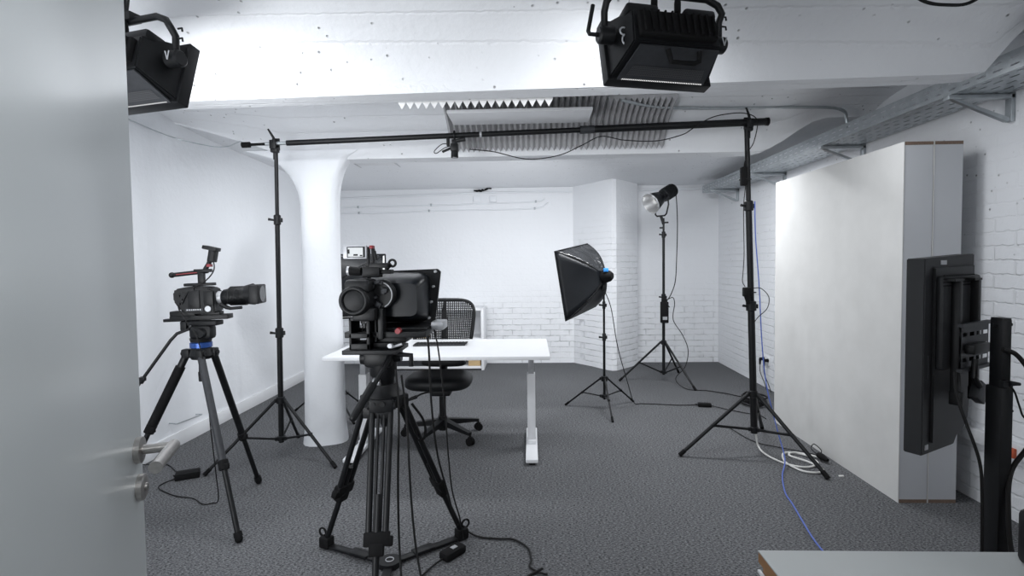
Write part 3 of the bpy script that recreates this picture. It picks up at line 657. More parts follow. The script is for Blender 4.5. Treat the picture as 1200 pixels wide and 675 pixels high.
# pole adapters and clamps of the crossbar
cbt = thing('crossbar', 'long black telescopic crossbar spanning between the two tall light stands', 'crossbar', tuple(BL))
jn = [0, .62*1, .73, 1]
d = BR-BL
MB().tube([BL+d*.085, BL+d*.68], .019, 16).build('tube_section', 'black', cbt)
MB().tube([BL+d*.66, BR], .0255, 16).build('tube_section', 'black', cbt)
MB().tube([BL+d*.045, BL+d*.10], .0125, 14).build('tube_section', 'galv', cbt)
q = MB(); q.tube([BL, BL+d*.015], .020, 14); q.tube([BL+d*.015, BL+d*.05], [.010, .010], 12); q.build('end_cap', 'rubber', cbt)
q = MB(); q.tube([BR, BR+d*.006], .028, 16); q.build('end_cap', 'rubber', cbt)
q = MB(); q.tube([BL+d*.645, BL+d*.672], .028, 16); q.build('joint_collar', 'grey', cbt)
for f_, r_ in ((.455, .0225),):
    q = MB(); q.tube([BL+d*(f_-.002), BL+d*(f_+.002)], r_, 16); q.build('joint_ring', 'silver', cbt)
for (c, mt_, px_, ttl) in ((BL+d*.062, 0, lpx, 'l'), (BL+d*.968, 1, rpx, 'r')):
    par = lsT if ttl == 'l' else rsT
    q = MB(); q.box(c+Vector((0, 0, -.045)), (.05, .045, .035), bevel=.006); q.box(c+Vector((0, .030, 0)), (.045, .012, .085), bevel=.004); q.box(c+Vector((0, -.030, -.01)), (.045, .012, .06), bevel=.004)
    q.torus(c, .034, .006, axis=d, n=20)
    q.tube([c+Vector((0, -.01, .035)), c+Vector((-.012, -.02, .06)), c+Vector((-.03, -.03, .095))], [.009, .008, .006], 10)
    q.tube([c+Vector((0, 0, -.06)), c+Vector((0, 0, -.11))], .012, 12)
    q.build('top_clamp', 'dark', par)
# small camera hanging from the crossbar
hc = thing('hanging_camera', 'small black camera clamped under the middle of the crossbar', 'camera', (-.51, 3.75, 2.24))
c = BL+d*.405
q = MB(); q.torus(c, .030, .007, axis=d, n=20); q.box(c+Vector((0, -.005, -.045)), (.035, .035, .03), bevel=.004); q.cyl(c+Vector((.01, -.01, -.04)), c+Vector((.075, -.02, -.03)), .012, .016); q.build('clamp', 'dark', hc)
q = MB(); q.box(c+Vector((.0, -.005, -.085)), (.052, .05, .055), bevel=.006); q.cyl(c+Vector((.0, -.005, -.10)), c+Vector((.0, -.01, -.155)), .024, .026, 20); q.build('camera_body', 'black', hc)
q = MB(); q.cyl(c+Vector((0, -.01, -.150)), c+Vector((0, -.01, -.157)), .018, n=20); q.build('lens_glass', 'darkglass', hc)
q = MB(); q.box(c+Vector((-.055, -.005, -.10)), (.07, .03, .012), Matrix.Rotation(-.4, 3, 'Y'), bevel=.003); q.box(c+Vector((-.045, -.005, -.045)), (.02, .03, .06), bevel=.003); q.build('side_bracket', 'dark', hc)
pipe('camera_cable', [c+Vector((-.04, -.02, -.06)), c+Vector((-.09, -.02, -.065)), c+Vector((-.14, -.02, -.11)), c+Vector((-.125, -.02, -.125)), c+Vector((-.07, -.02, -.09)), c+Vector((-.02, -.02, -.075))], .003, 'cable', 'thin black cable loop beside the camera on the crossbar', 'cable')
pipe('crossbar_cable', [(-.42, 3.74, 2.19), (-.25, 3.74, 2.17), (-.02, 3.74, 2.115), (.20, 3.74, 2.135), (.36, 3.74, 2.20), (.50, 3.745, 2.262), (.66, 3.75, 2.235), (.88, 3.75, 2.225), (1.06, 3.76, 2.265), (1.14, 3.77, 2.31), (1.25, 3.77, 2.375), (1.36, 3.78, 2.405), (1.50, 3.78, 2.41), (1.585, 3.78, 2.36), (1.57, 3.79, 2.22), (1.53, 3.79, 2.15)], .0035, 'cable', 'thin black cable swagging along the crossbar', 'cable')
pa = thing('power_adapter', 'black power adapter strapped high on the right light stand', 'power adapter', (1.49, 3.79, 1.9))
MB().box((1.498, 3.785, 1.975), (.045, .04, .13), bevel=.008).build('adapter_body', 'rubber', pa); MB().tube([(1.50, 3.785, 2.03), (1.51, 3.785, 2.09), (1.52, 3.79, 2.15)], [.008, .004, .003], 8).build('plug', 'rubber', pa)
MB().torus((1.515, 3.805, 1.955), .038, .004, axis=(0, 0, 1)).build('strap', 'dark', pa)
pa = thing('power_adapter', 'black adapter block clipped to the right light stand at chest height', 'power adapter', (1.52, 3.79, 1.1))
MB().box((1.521, 3.775, 1.165), (.055, .045, .065), bevel=.008).build('adapter_body', 'rubber', pa); MB().tube([(1.523, 3.775, 1.14), (1.53, 3.775, 1.08)], [.024, .012], 12).build('plug', 'rubber', pa)
MB().torus((1.556, 3.80, 1.16), .034, .004, axis=(0, 0, 1)).build('strap', 'dark', pa)
pipe('stand_cable', [(1.512, 3.79, 1.91), (1.50, 3.79, 1.75), (1.505, 3.79, 1.45), (1.50, 3.79, 1.32), (1.495, 3.79, 1.24), (1.51, 3.78, 1.20)], .0028, 'cable', 'thin black cable between the two adapters on the right light stand', 'cable')
pipe('stand_cable', [(1.555, 3.77, 1.19), (1.61, 3.76, 1.19), (1.665, 3.76, 1.13), (1.655, 3.76, 1.05), (1.60, 3.77, .99), (1.575, 3.78, .95)], .0028, 'cable', 'thin dark cable loop right of the right light stand', 'cable')
pipe('network_cable', [(1.575, 3.785, 1.80), (1.58, 3.78, 1.55), (1.605, 3.775, 1.20), (1.625, 3.77, .80), (1.655, 3.76, .50), (1.70, 3.70, .22), (1.70, 3.58, .05), (1.60, 3.40, .006), (1.50, 3.15, .006), (1.47, 3.0, .006), (1.43, 2.82, .006), (1.385, 2.6, .006), (1.36, 2.35, .006)], .0042, 'bluecable', 'blue network cable running down the right light stand onto the carpet', 'cable')
wc = MB(); wc.tube(spline([(1.60, 3.86, .42), (1.61, 3.85, .30), (1.625, 3.86, .12), (1.64, 3.84, .03), (1.66, 3.72, .010), (1.72, 3.58, .010), (1.82, 3.53, .010), (1.93, 3.60, .010), (1.92, 3.74, .012), (1.83, 3.79, .014), (1.76, 3.74, .016), (1.72, 3.60, .012), (1.76, 3.47, .010), (1.84, 3.44, .010), (1.90, 3.48, .012), (1.87, 3.60, .018), (1.80, 3.72, .018), (1.86, 3.78, .018), (1.97, 3.72, .014), (2.0, 3.66, .012)], 8), .0062, 8)
tag(wc.build('extension_cable', 'whitecable'), 'white extension cable coiled on the carpet at the foot of the right light stand', 'cable')
pg = thing('plug', 'black plug with cable loop at the end of the white coiled cable', 'plug', (2.0, 3.66, 0))
MB().tube([(1.985, 3.70, .03), (1.99, 3.66, .03), (2.0, 3.61, .025)], [.018, .022, .012], 12).build('plug_body', 'rubber', pg)
MB().tube(spline([(1.985, 3.72, .03), (2.0, 3.82, .03), (2.04, 3.86, .05), (2.05, 3.78, .03), (1.99, 3.72, .02), (1.95, 3.80, .012), (1.80, 3.92, .008), (1.68, 4.05, .008), (1.62, 4.4, .008)]), .0035, 8).build('plug_lead', 'cable', pg)
q = MB().box((1.97, 3.40, .004), (.030, .016, .008), bevel=.002); tag(q.build('paper_scrap', 'whitecable'), 'tiny white scrap on the carpet before the tall panels', 'scrap')

# softboxes on thin stands
def softbox(loc, feet, corners, apexc, tgt, label, slabel, grp, head_side=1):
    t, px = light_stand(loc, feet, .29, .125, [(.70, .012), (1.0, .010), (1.14, .009)], 1.14, slabel, legr=.0085)
    s_ = thing('softbox', label, 'softbox', tuple(apexc), grp)
    A_ = [Vector(p) for p in corners]; c = Vector(apexc); n_ = (A_[1]-A_[0]).cross(A_[3]-A_[0]).normalized()
    cen = sum(A_, Vector())/4
    if (c-cen).dot(n_) < 0: n_ = -n_
    back = [c + (p-cen)*.17 - n_*.02 for p in A_]
    for i in range(4):     # four cloth gores, bowed outwards between ribs
        p, q_ = A_[i], A_[(i+1) % 4]; b0, b1 = back[i], back[(i+1) % 4]; N = 10; rows_ = []
        outw = ((p+q_)/2-cen).normalized()
        for j in range(N+1):
            v = j/N; row = []
            for k in range(N+1):
                u = k/N; a = p.lerp(q_, u); b = b0.lerp(b1, u); e = a.lerp(b, v)
                e = e + (n_*.03+outw*.018)*math.sin(math.pi*min(1, v))*(1-.35*math.sin(math.pi*u)); row.append(e)
            rows_.append(row)
        q2 = MB(); q2.quadstrip(rows_)
        o = q2.build('cloth_gore', 'shinycloth' if i == 2 else 'softcloth', s_, smooth=60, recalc=False); md = o.modifiers.new('solid', 'SOLIDIFY'); md.thickness = .002
    for p, b in zip(A_, back):
        outw = (p-cen).normalized(); q2 = MB(); q2.tube([p.lerp(b, k/8) + (n_*.03+outw*.018)*math.sin(math.pi*k/8) for k in range(9)], .0045, 8); q2.build('rib', 'dark', s_)
    q2 = MB(); q2.tube(A_+[A_[0]], .006, 8); q2.build('rim', 'dark', s_)
    q2 = MB(); f = [cen + (p-cen)*.955 + n_*.015 for p in A_]; q2.face([q2.v(p) for p in f]); q2.face([q2.v(p-n_*.003) for p in f][::-1]); q2.build('diffuser', 'diffuser', s_)
    area('softbox_light', cen-n_*.03, cen-n_*1.5, POWER['softbox_right' if loc[0] > 0 else 'softbox_left'], .5, .5)
    hd_ = MB(); hd_.tube([c-n_*.03, c+n_*.01, c+n_*.05, c+n_*.075], [.055, .060, .050, .030], 22); hd_.build('lamp_head', 'rubber', s_)
    hb = MB(); tp = Vector(px(1.14)); hb.tube([tp, tp.lerp(c, .5), c+n_*.02], [.014, .016, .020], 12); hb.box(tp, (.03, .045, .06), bevel=.005); hb.build('tilt_bracket', 'dark', s_)
    lb_ = MB(frame(c+Vector((0, 0, .045)), (0, -1, .1))); lb_.box((0, .045, .01), (.045, .035, .035), bevel=.005); tag(lb_.build('blue_label', 'lightblue', s_), 'bright blue marking on the lamp head')
    return t
# opening corners: far-top, near-top, near-bottom, far-bottom
softbox((.68, 4.95), [(.326, 5.088), (.997, 5.206), (.694, 4.544)],
        [(.56, 5.25, 1.565), (.22, 4.83, 1.485), (.315, 4.83, .85), (.64, 5.25, .945)][::-1], (.69, 4.93, 1.25), None,
        'black softbox with creased shiny top on a thin stand, right of the desk', 'thin black light stand carrying the softbox right of the desk', 'softboxes')
softbox((-1.86, 4.80), [(-2.246, 4.873), (-1.55, 4.50), (-1.72, 5.18)],
        [(-1.45, 5.25, 1.485), (-1.98, 4.95, 1.485), (-1.98, 4.95, .865), (-1.45, 5.25, .865)], (-1.85, 4.85, 1.18), None,
        'black softbox half hidden behind the white column', 'thin black light stand behind the white column', 'softboxes')

# spotlight with reflector on the rear stand
kt, kpx = light_stand((1.515, 6.09), [(1.012, 6.096), (1.739, 5.643), (1.809, 6.546)], .45, .11, [(.99, .017), (1.70, .0145), (1.87, .011)], 1.87, 'black light stand with the spotlight, in the far right corner', legr=.0115)
q = MB(); q.box(kpx(.80)+Vector((0, -.035, 0)), (.085, .055, .24), bevel=.006); q.box(kpx(.93)+Vector((0, -.035, 0)), (.06, .05, .05), bevel=.006); q.build('mount_bracket', 'rubber', kt).name = 'ballast_bracket'
q = MB(); q.box(kpx(.735)+Vector((0, -.064, 0)), (.05, .004, .035)); tag(q.build('white_label', 'silver', kt), 'small pale label on the ballast')
kl = thing('spotlight', 'black spotlight with bright round reflector on the far right stand', 'spotlight', (1.51, 6.09, 1.88))
cK = Vector((1.50, 6.09, 2.115)); ax = Vector((-.85, -.52, -.50)).normalized()
q = MB(); q.tube([cK-ax*.20, cK-ax*.19, cK-ax*.02, cK-ax*.015, cK+ax*.04, cK+ax*.05], [.060, .072, .074, .066, .066, .075], 28)
for k in range(6): q.tube([cK-ax*(.17-.022*k), cK-ax*(.164-.022*k)], .079, 28)
q.build('lamp_body', 'black', kl)
q = MB(); q.tube([cK+ax*.05, cK+ax*.20], [.076, .118], 32, cap=False); o = q.build('reflector_shell', 'black', kl, recalc=False); md = o.modifiers.new('s', 'SOLIDIFY'); md.thickness = .003
q = MB(); q.tube([cK+ax*.055, cK+ax*.199], [.070, .114], 32, cap=False); q.tube([cK+ax*.055, cK+ax*.056], [.001, .070], 32, cap=False); q.build('reflector', 'reflector', kl, recalc=False)
q = MB(); q.tube([cK+ax*.06, cK+ax*.066], .024, 20); q.build('lamp_chip', 'cob', kl)
q = MB(); q.torus(cK+ax*.2, .118, .004, axis=ax, n=36); q.build('rim', 'silver', kl)
sd = ax.cross(Vector((0, 0, 1))).normalized(); b0 = Vector((1.485, 6.09, 1.895)); q = MB()
q.tube([cK+sd*.085, cK+sd*.095-Vector((0, 0, .10)), b0+sd*.085+Vector((0, 0, .02)), b0+sd*.06, b0-sd*.06, b0-sd*.085+Vector((0, 0, .02)), cK-sd*.095-Vector((0, 0, .10)), cK-sd*.085], .009, 10)
q.cyl(cK+sd*.07, cK+sd*.11, .020); q.cyl(cK-sd*.07, cK-sd*.11, .020); q.build('yoke', 'black', kl)
q = MB(); q.tube([kpx(1.80), b0], .016, 14); q.box(kpx(1.82)+Vector((.03, 0, 0)), (.05, .018, .018), bevel=.003); q.box(kpx(1.76)+Vector((-.025, 0, 0)), (.04, .018, .018), bevel=.003); q.build('spigot', 'dark', kl)
pipe('spotlight_cable', [cK-ax*.19, cK-ax*.24+Vector((0, 0, -.05)), (1.66, 6.05, 1.80), (1.645, 6.03, 1.4), (1.63, 6.03, 1.15), (1.58, 6.03, 1.0), (1.53, 6.02, .92), (1.56, 6.0, .86)], .005, 'cable', 'black cable hanging from the spotlight in the far right corner', 'cable')
pipe('spotlight_cable', [(1.545, 6.02, .95), (1.60, 6.02, .97), (1.615, 6.0, .90), (1.60, 6.0, .72), (1.70, 5.99, .55), (1.76, 5.98, .38), (1.72, 5.95, .2), (1.60, 5.90, .07), (1.66, 5.7, .008), (1.85, 5.62, .008), (2.0, 5.5, .008), (2.12, 5.35, .008)], .0045, 'cable', 'black cable looping from the ballast down to the carpet', 'cable')
pipe('floor_cable', [(.68, 4.90, 1.12), (.74, 4.90, .95), (.80, 4.92, .60), (.90, 4.97, .25), (.98, 5.08, .03), (1.06, 5.12, .007), (1.2, 5.10, .007), (1.4, 5.06, .007), (1.56, 5.06, .01), (1.60, 5.05, .012)], .004, 'cable', 'thin black cable from the softbox lamp along the carpet to an adapter', 'cable')
q = thing('power_adapter', 'small black power adapter lying on the carpet between the rear stands', 'power adapter', (1.63, 5.03, 0)); MB().box((1.635, 5.03, .018), (.12, .06, .034), Matrix.Rotation(-.15, 3, 'Z'), bevel=.006).build('adapter_body', 'rubber', q)
MB().tube([(1.57, 5.045, .018), (1.55, 5.05, .014)], [.009, .005], 8).build('plug', 'rubber', q)
pipe('floor_cable', [(1.69, 5.02, .014), (1.80, 4.92, .007), (1.92, 4.80, .007), (2.02, 4.72, .007), (2.03, 4.62, .007)], .004, 'cable', 'black cable on the carpet from the rear adapter toward the right stand', 'cable')

# ------------------------------------------------------------------ hanging soft lights
def studio_lamp(c, yawd, pit, label, tag_group):
    t = thing('hanging_lamp', label, 'studio lamp', (c[0], c[1], c[2]), tag_group)
    fwd = Vector((math.sin(R(yawd))*math.cos(R(pit)), math.cos(R(yawd))*math.cos(R(pit)), -math.sin(R(pit))))
    X = frame(c, fwd); W, H, D = .39, .22, .09
    # housing: truncated pyramid; local y forward
    q = MB(X); F0 = [(-W/2, .06, -H/2), (W/2, .06, -H/2), (W/2, .06, H/2), (-W/2, .06, H/2)]; B0 = [(-W*.42, -D, -H*.30), (W*.42, -D, -H*.30), (W*.40, -D, H*.26), (-W*.40, -D, H*.26)]
    f = [q.v(p) for p in F0]; b = [q.v(p) for p in B0]; q.face(f); q.face(b[::-1])
    for i in range(4): q.face([f[i], f[(i+1) % 4], b[(i+1) % 4], b[i]])
    bmesh.ops.bevel(q.bm, geom=q.bm.edges[:], offset=.005, segments=2, affect='EDGES'); q.build('housing', 'black', t)
    q = MB(X)   # front frame
    for (cx_, cz, sx_, sz_) in ((0, -H/2, W+.02, .022), (0, H/2, W+.02, .022), (-W/2, 0, .022, H+.02), (W/2, 0, .022, H+.02)): q.box((cx_, .075, cz), (sx_, .045, sz_), bevel=.003)
    q.build('front_frame', 'black', t)
    q = MB(X); q.box((0, .083, 0), (W-.02, .006, H-.02)); q.build('light_face', 'diffuser', t)
    # sloping lower cover, a separate grey sheet
    lo = [Vector((-W*.44, .055, -H/2-.004)), Vector((W*.44, .055, -H/2-.004)), Vector((W*.40, -D+.006, -H*.30-.006)), Vector((-W*.36, -D+.006, -H*.30-.006))]
    nrm = Vector((0, -(H*.30), -(D+.055))).normalized()
    nrm = (lo[1]-lo[0]).cross(lo[3]-lo[0]).normalized(); nrm = nrm if nrm.z < 0 else -nrm
    q = MB(X); q.prism(lo, (0, 0, 0), nrm*.006); q.build('lower_cover', 'grey', t)
    def on(u, v): a = lo[0].lerp(lo[1], u); b_ = lo[3].lerp(lo[2], u); return a.lerp(b_, v)+nrm*.008
    q = MB(X); q.face([q.v(p) for p in (on(.06, .16), on(.94, .16), on(.93, .45), on(.07, .45))]); o = q.build('vent_grille', M['perf'], t)
    me = o.data; uv = me.uv_layers.new(name='UVMap')
    for lp_ in me.loops: uv.data[lp_.index].uv = [(0, 0), (1, 0), (1, 1), (0, 1)][lp_.vertex_index]
    q = MB(X); q.face([q.v(p+nrm*.001) for p in (on(.03, .03), on(.97, .03), on(.965, .062), on(.035, .062))]); o = q.build('led_strip', M['ledstrip'], t)
    me = o.data; uv = me.uv_layers.new(name='UVMap')
    for lp_ in me.loops: uv.data[lp_.index].uv = [(0, 0), (1, 0), (1, 1), (0, 1)][lp_.vertex_index]
    q = MB(X)    # carry handle on the lower cover
    h0, h1 = on(.34, .98)+nrm*.004, on(.74, .98)+nrm*.004; q.tube([h0, on(.40, .80)+nrm*.035, on(.68, .80)+nrm*.035, on(.74, .84)+nrm*.030, h1], .009, 10); q.build('carry_handle', 'rubber', t)
    q = MB(X)    # heat sink with fins at the back
    q.box((0, -D-.008, -.004), (W*.74, .028, H*.42), bevel=.008)
    for k in range(11): q.box((-W*.33+W*.066*k, -D-.026, -.004), (.006, .014, H*.36))
    q.build('heat_sink', 'rubber', t)
    for sx_ in (-.11, .11):
        q = MB(X); q.box((sx_, -.045, H*.33), (.12, .08, .035), bevel=.010); q.build('ballast_cover', 'black', t)
    # upright yoke
    right = (X.to_3x3() @ Vector((1, 0, 0))); cc_ = Vector(c) + (X.to_3x3() @ Vector((0, .0, .015))); hw = W/2+.030; top = cc_+Vector((0, 0, .150))
    back = Vector((-fwd.x, -fwd.y, 0)).normalized()
    top = top + back*.02
    pts = [cc_+right*hw, cc_+right*hw+Vector((0, 0, .08)), top+right*(hw)-Vector((0, 0, .045)), top+right*(hw-.018)-Vector((0, 0, .018)), top+right*(hw-.06), top-right*(hw-.06), top-right*(hw-.018)-Vector((0, 0, .018)), top-right*hw-Vector((0, 0, .045)), cc_-right*hw+Vector((0, 0, .08)), cc_-right*hw]
    q = MB(); q.tube(pts, .0125, 10); yk = q.build('yoke', 'black', t)
    for s_ in (-1, 1):
        q = MB(); q.tube([cc_+right*(hw-.03)*s_, cc_+right*(hw+.018)*s_, cc_+right*(hw+.024)*s_], [.030, .030, .024], 22); q.build('pivot_disc', 'black', yk)
    # V shaped mark on the right pivot disc, on the side facing back
    pv = cc_+right*(hw+.0)+back*.037; q = MB(frame(pv, back)) 
    for s_ in (-1, 1): q.tube([(s_*.009, .0, .016), (0, .0, -.014)], .0022, 6)
    tag(q.build('v_mark', 'silver', yk), 'white V-shaped mark')
    q = MB(); a = cc_-right*(hw+.02); q.tube([a, a-right*.035, a-right*.04+Vector((0, 0, .01)), a-right*.022+Vector((0, 0, .10))], .0075, 10); q.build('locking_lever', 'black', t)
    q = MB()
    for k in (0, 1):
        a = cc_+right*(hw+.012)+Vector((0, 0, .07+.035*k)); q.tube([a, a+right*.018, a+right*.02-Vector((0, 0, .012))], .0035, 8)
    q.build('hook', 'dark', t)
    # clamp up to the ceiling
    q = MB(); q.box(top+Vector((0, 0, .012)), (.13, .05, .03), Matrix.Rotation(-R(yawd), 3, 'Z'), bevel=.004); q.tube([top+Vector((0, 0, .02)), top+Vector((0, 0, .24))], .016, 14); q.build('ceiling_mount', 'black', t)
    for k, sx_ in enumerate((-.055, .035)):
        s0 = X @ Vector((sx_, -.06, H*.33+.015)); q = MB(); q.tube([s0, s0+Vector((0, 0, .03)), s0+Vector((0, 0, .06)), s0+Vector((0, 0, .075))], [.012, .012, .008, .004], 12); q.build('power_plug', 'rubber', t)
        q = MB(); q.tube(spline([s0+Vector((0, 0, .08)), s0+Vector((0, -.02, .13)), top+right*(sx_)+back*.01+Vector((0, 0, .03)), top+right*(sx_*1.5)+Vector((0, 0, .2))]), .004, 8); q.build('power_lead', 'cable', t)
    q = MB(); s0 = cc_-right*(hw-.065)+back*.05+Vector((0, 0, -.03)); q.tube(spline([s0+Vector((0, 0, .02)), s0+Vector((.003, 0, .12)), top-right*(hw-.10)+Vector((0, 0, .02)), top-right*(hw-.15)+Vector((0, 0, .20))]), .002, 6); q.torus(s0, .020, .003, axis=back); q.torus(s0+Vector((-.015, 0, .03)), .012, .003, axis=back); q.build('safety_wire', 'silver', t)
    L = area('lamp_light', Vector(c)+fwd*.11, Vector(c)+fwd*2, POWER['lamp_right' if c[0] > 0 else 'lamp_left'], W-.06, H-.06, spread=150)
    return t
studio_lamp((.485, 1.95, 2.172), -15, 15, 'black studio lamp hanging from the ceiling on the right, carry handle underneath', 'hanging studio lamps')
studio_lamp((-1.480, 1.94, 2.125), 15, 15, 'black studio lamp hanging from the ceiling on the left, half hidden by the door', 'hanging studio lamps')

# ------------------------------------------------------------------ small camera on its tripod
tp = thing('tripod', 'black tripod with blue levelling ring carrying the small camera at the left', 'tripod', (-1.83, 2.86, 0))
ap = Vector((-1.82, 2.84, .915))
for k, (f, off) in enumerate((((-1.483, 2.561), (.02, -.04)), ((-1.75, 3.265), (.045, .035)), ((-2.29, 2.69), (-.075, -.01)))):
    a = ap + Vector((off[0], off[1], 0)); b = Vector((f[0], f[1], .02)); dd = (b-a).normalized()
    lg = MB().tube([a, a.lerp(b, .02), a.lerp(b, .62 if k < 2 else .45)], [.017, .019, .019], 16).build('leg', 'grey' if k == 0 else 'black', tp)
    MB().tube([a.lerp(b, .55 if k < 2 else .40), a.lerp(b, .985)], .0135, 14).build('lower_tube', 'black', lg)
    q = MB(); z = .62 if k < 2 else .45; q.tube([a.lerp(b, z-.03), a.lerp(b, z-.025), a.lerp(b, z+.02), a.lerp(b, z+.025)], [.019, .026, .026, .016], 16); q.box(a.lerp(b, z)+Vector((.02, -.012, .0)), (.03, .02, .03), bevel=.004); q.build('leg_lock', 'rubber', lg)
    q = MB(); q.tube([b-dd*.035, b-dd*.01], [.020, .022], 14); q.sphere(b-Vector((0, 0, .0)), .020); q.build('rubber_foot', 'rubber', lg)
    if k == 2: MB().tube([a.lerp(b, .08), a.lerp(b, .42)], .0255, 16).build('foam_grip', 'rubber', lg)
    q = MB(); q.box(a, (.045, .045, .05), bevel=.008); q.cyl(a+Vector((-.03, 0, 0)), a+Vector((.03, 0, 0)), .012); q.build('leg_hinge', 'dark', lg)
q = MB(); q.tube([ap+Vector((0, 0, -.03)), ap+Vector((0, 0, -.01)), ap+Vector((0, 0, .03))], [.05, .062, .050], 24); q.tube([ap+Vector((0, 0, -.02)), ap+Vector((-.0, 0, -.10)), ap+Vector((0, 0, -.105)), ap+Vector((0, 0, -.155))], [.016, .016, .020, .018], 14); q.build('shoulder', 'dark', tp)
q = MB(); q.tube([ap+Vector((0, 0, .03)), ap+Vector((0, 0, .035)), ap+Vector((0, 0, .06)), ap+Vector((0, 0, .065))], [.044, .056, .056, .046], 28); q.build('levelling_ring', 'blue', tp)
q = MB(); q.tube([ap+Vector((0, 0, .065)), ap+Vector((0, 0, .085))], [.052, .056], 24); q.box(ap+Vector((.012, 0, .118)), (.125, .07, .08), bevel=.02); q.cyl(ap+Vector((.03, -.035, .115)), ap+Vector((.03, -.062, .115)), .026, .022, 20); q.box(ap+Vector((.015, 0, .168)), (.19, .075, .026), bevel=.006)
q.box(ap+Vector((-.07, -.03, .155)), (.035, .03, .05), bevel=.006); q.build('fluid_head', 'dark', tp)
ph = MB(); ph.tube([ap+Vector((-.04, -.03, .14)), ap+Vector((-.10, -.05, .115)), ap+Vector((-.13, -.06, .08)), ap+Vector((-.27, -.10, -.13)), ap+Vector((-.40, -.14, -.33))], .0085, 12)
ph.tube([ap+Vector((-.26, -.098, -.115)), ap+Vector((-.275, -.103, -.14))], .015, 12); ph.box(ap+Vector((-.26, -.11, -.12)), (.04, .02, .02), bevel=.004); ph.tube([ap+Vector((-.32, -.115, -.21)), ap+Vector((-.335, -.12, -.235)), ap+Vector((-.42, -.147, -.365))], [.012, .016, .016], 12); ph.build('pan_handle', 'black', tp)

sc = thing('camera', 'small black cinema camera with long zoom lens and red-striped top handle, at the left', 'camera', (-1.82, 2.84, 1.115))
C0 = Vector((-1.81, 2.84, 1.094))
Xc = frame(C0, (.97, .14, .02), (0, 0, 1))   # local y = lens direction
# local: x to the right of the lens axis (toward the viewer), y forward, z up
q = MB(Xc); q.box((0, .0, .020), (.075, .30, .026), bevel=.003); q.box((0, -.085, .045), (.07, .13, .028), bevel=.004); q.box((0, .055, .04), (.06, .10, .018), bevel=.003); q.box((0, -.14, .01), (.05, .10, .016), bevel=.003); q.build('base_plate', 'black', sc)
q = MB(Xc); pl = [Vector((0, .095, .045)), Vector((0, -.03, .043)), Vector((0, -.085, .062)), Vector((0, -.118, .115)), Vector((0, -.118, .165)), Vector((0, -.105, .180)), Vector((0, -.04, .192)), Vector((0, .06, .186)), Vector((0, .092, .168))]
q.prism(pl, (-.055, 0, 0), (.055, 0, 0), bevel=.008); q.build('camera_body', 'dark', sc)
q = MB(Xc); q.box((.058, -.01, .12), (.008, .06, .10), bevel=.003); q.box((.058, .065, .125), (.010, .05, .075), bevel=.003)
for k in range(4): q.cyl((.055, -.085+.012*(k % 2), .10+.022*k), (.064, -.085+.012*(k % 2), .10+.022*k), .006)
q.box((.058, -.05, .17), (.01, .09, .014), Matrix.Rotation(.1, 3, 'X')); q.build('control_panel', 'black', sc)
q = MB(Xc); q.box((.058, -.01, .066), (.004, .09, .014)); q.cyl((.054, .06, .068), (.0605, .06, .068), .018, n=20); q.build('lettering_plate', 'grey', sc)
q = MB(Xc); q.cyl((.0600, .06, .068), (.0615, .06, .068), .0155, n=20)
for k in range(7): q.box((.0605, -.045+.011*k, .066), (.002, .006, .007))
tag(q.build('pale_markings', 'silver', sc), 'pale markings on the camera side')
q = MB(Xc); q.tube([(0, .09, .125), (0, .118, .125)], .034, 24); q.build('lens_mount', 'silver', sc)
q = MB(Xc); q.tube([(0, .115, .125), (0, .125, .125), (0, .15, .128), (0, .155, .128), (0, .20, .131), (0, .205, .131), (0, .245, .134), (0, .25, .134)], [.034, .042, .044, .050, .050, .046, .052, .050], 28)
for k in range(14): q.tube([(0, .160+.006*k, .130), (0, .163+.006*k, .130)], .0535, 28)
q.build('lens', 'black', sc)
q = MB(Xc); q.box((0, .298, .136), (.125, .055, .105), bevel=.008); q.tube([(0, .24, .134), (0, .28, .136)], [.052, .060], 28); q.build('lens_hood', 'black', sc)
q = MB(Xc); q.cyl((0, .3255, .136), (0, .3265, .136), .044, n=24); q.build('front_glass', 'darkglass', sc)
q = MB(Xc); q.tube([(.02, .11, .09), (.02, .14, .070), (.02, .16, .063), (.02, .22, .066)], [.012, .012, .009, .009], 10); q.build('lens_lever', 'dark', sc)
q = MB(Xc); q.box((0, .0, .20), (.05, .15, .016), bevel=.003); q.box((0, .01, .232), (.022, .035, .07), bevel=.004); q.tube([(0, .045, .272), (0, -.02, .266), (0, -.14, .256)], .012, 12); q.box((0, .02, .275), (.03, .09, .018), bevel=.004); q.sphere((0, -.142, .256), .016); q.build('top_handle', 'black', sc)
q = MB(Xc); q.box((.0115, -.06, .262), (.005, .11, .005), Matrix.Rotation(.07, 3, 'X')); q.box((.0, .055, .302), (.03, .02, .015)); tag(q.build('red_trim', 'red', sc), 'red trim on the top handle')
q = MB(Xc); q.tube([(0, .03, .28), (0, .05, .31), (0, .065, .34)], [.012, .012, .012], 10); q.box((0, .075, .355), (.055, .035, .07), Matrix.Rotation(-.2, 3, 'X'), bevel=.006); q.box((0, .07, .395), (.065, .075, .02), Matrix.Rotation(-.25, 3, 'X'), bevel=.004); q.build('viewfinder', 'dark', sc)
q = MB(Xc); q.tube(spline([(.02, .08, .35), (.03, .09, .28), (.045, .05, .22), (.06, -.03, .17), (.062, -.07, .10)]), .0035, 8); q.build('viewfinder_cable', 'cable', sc)
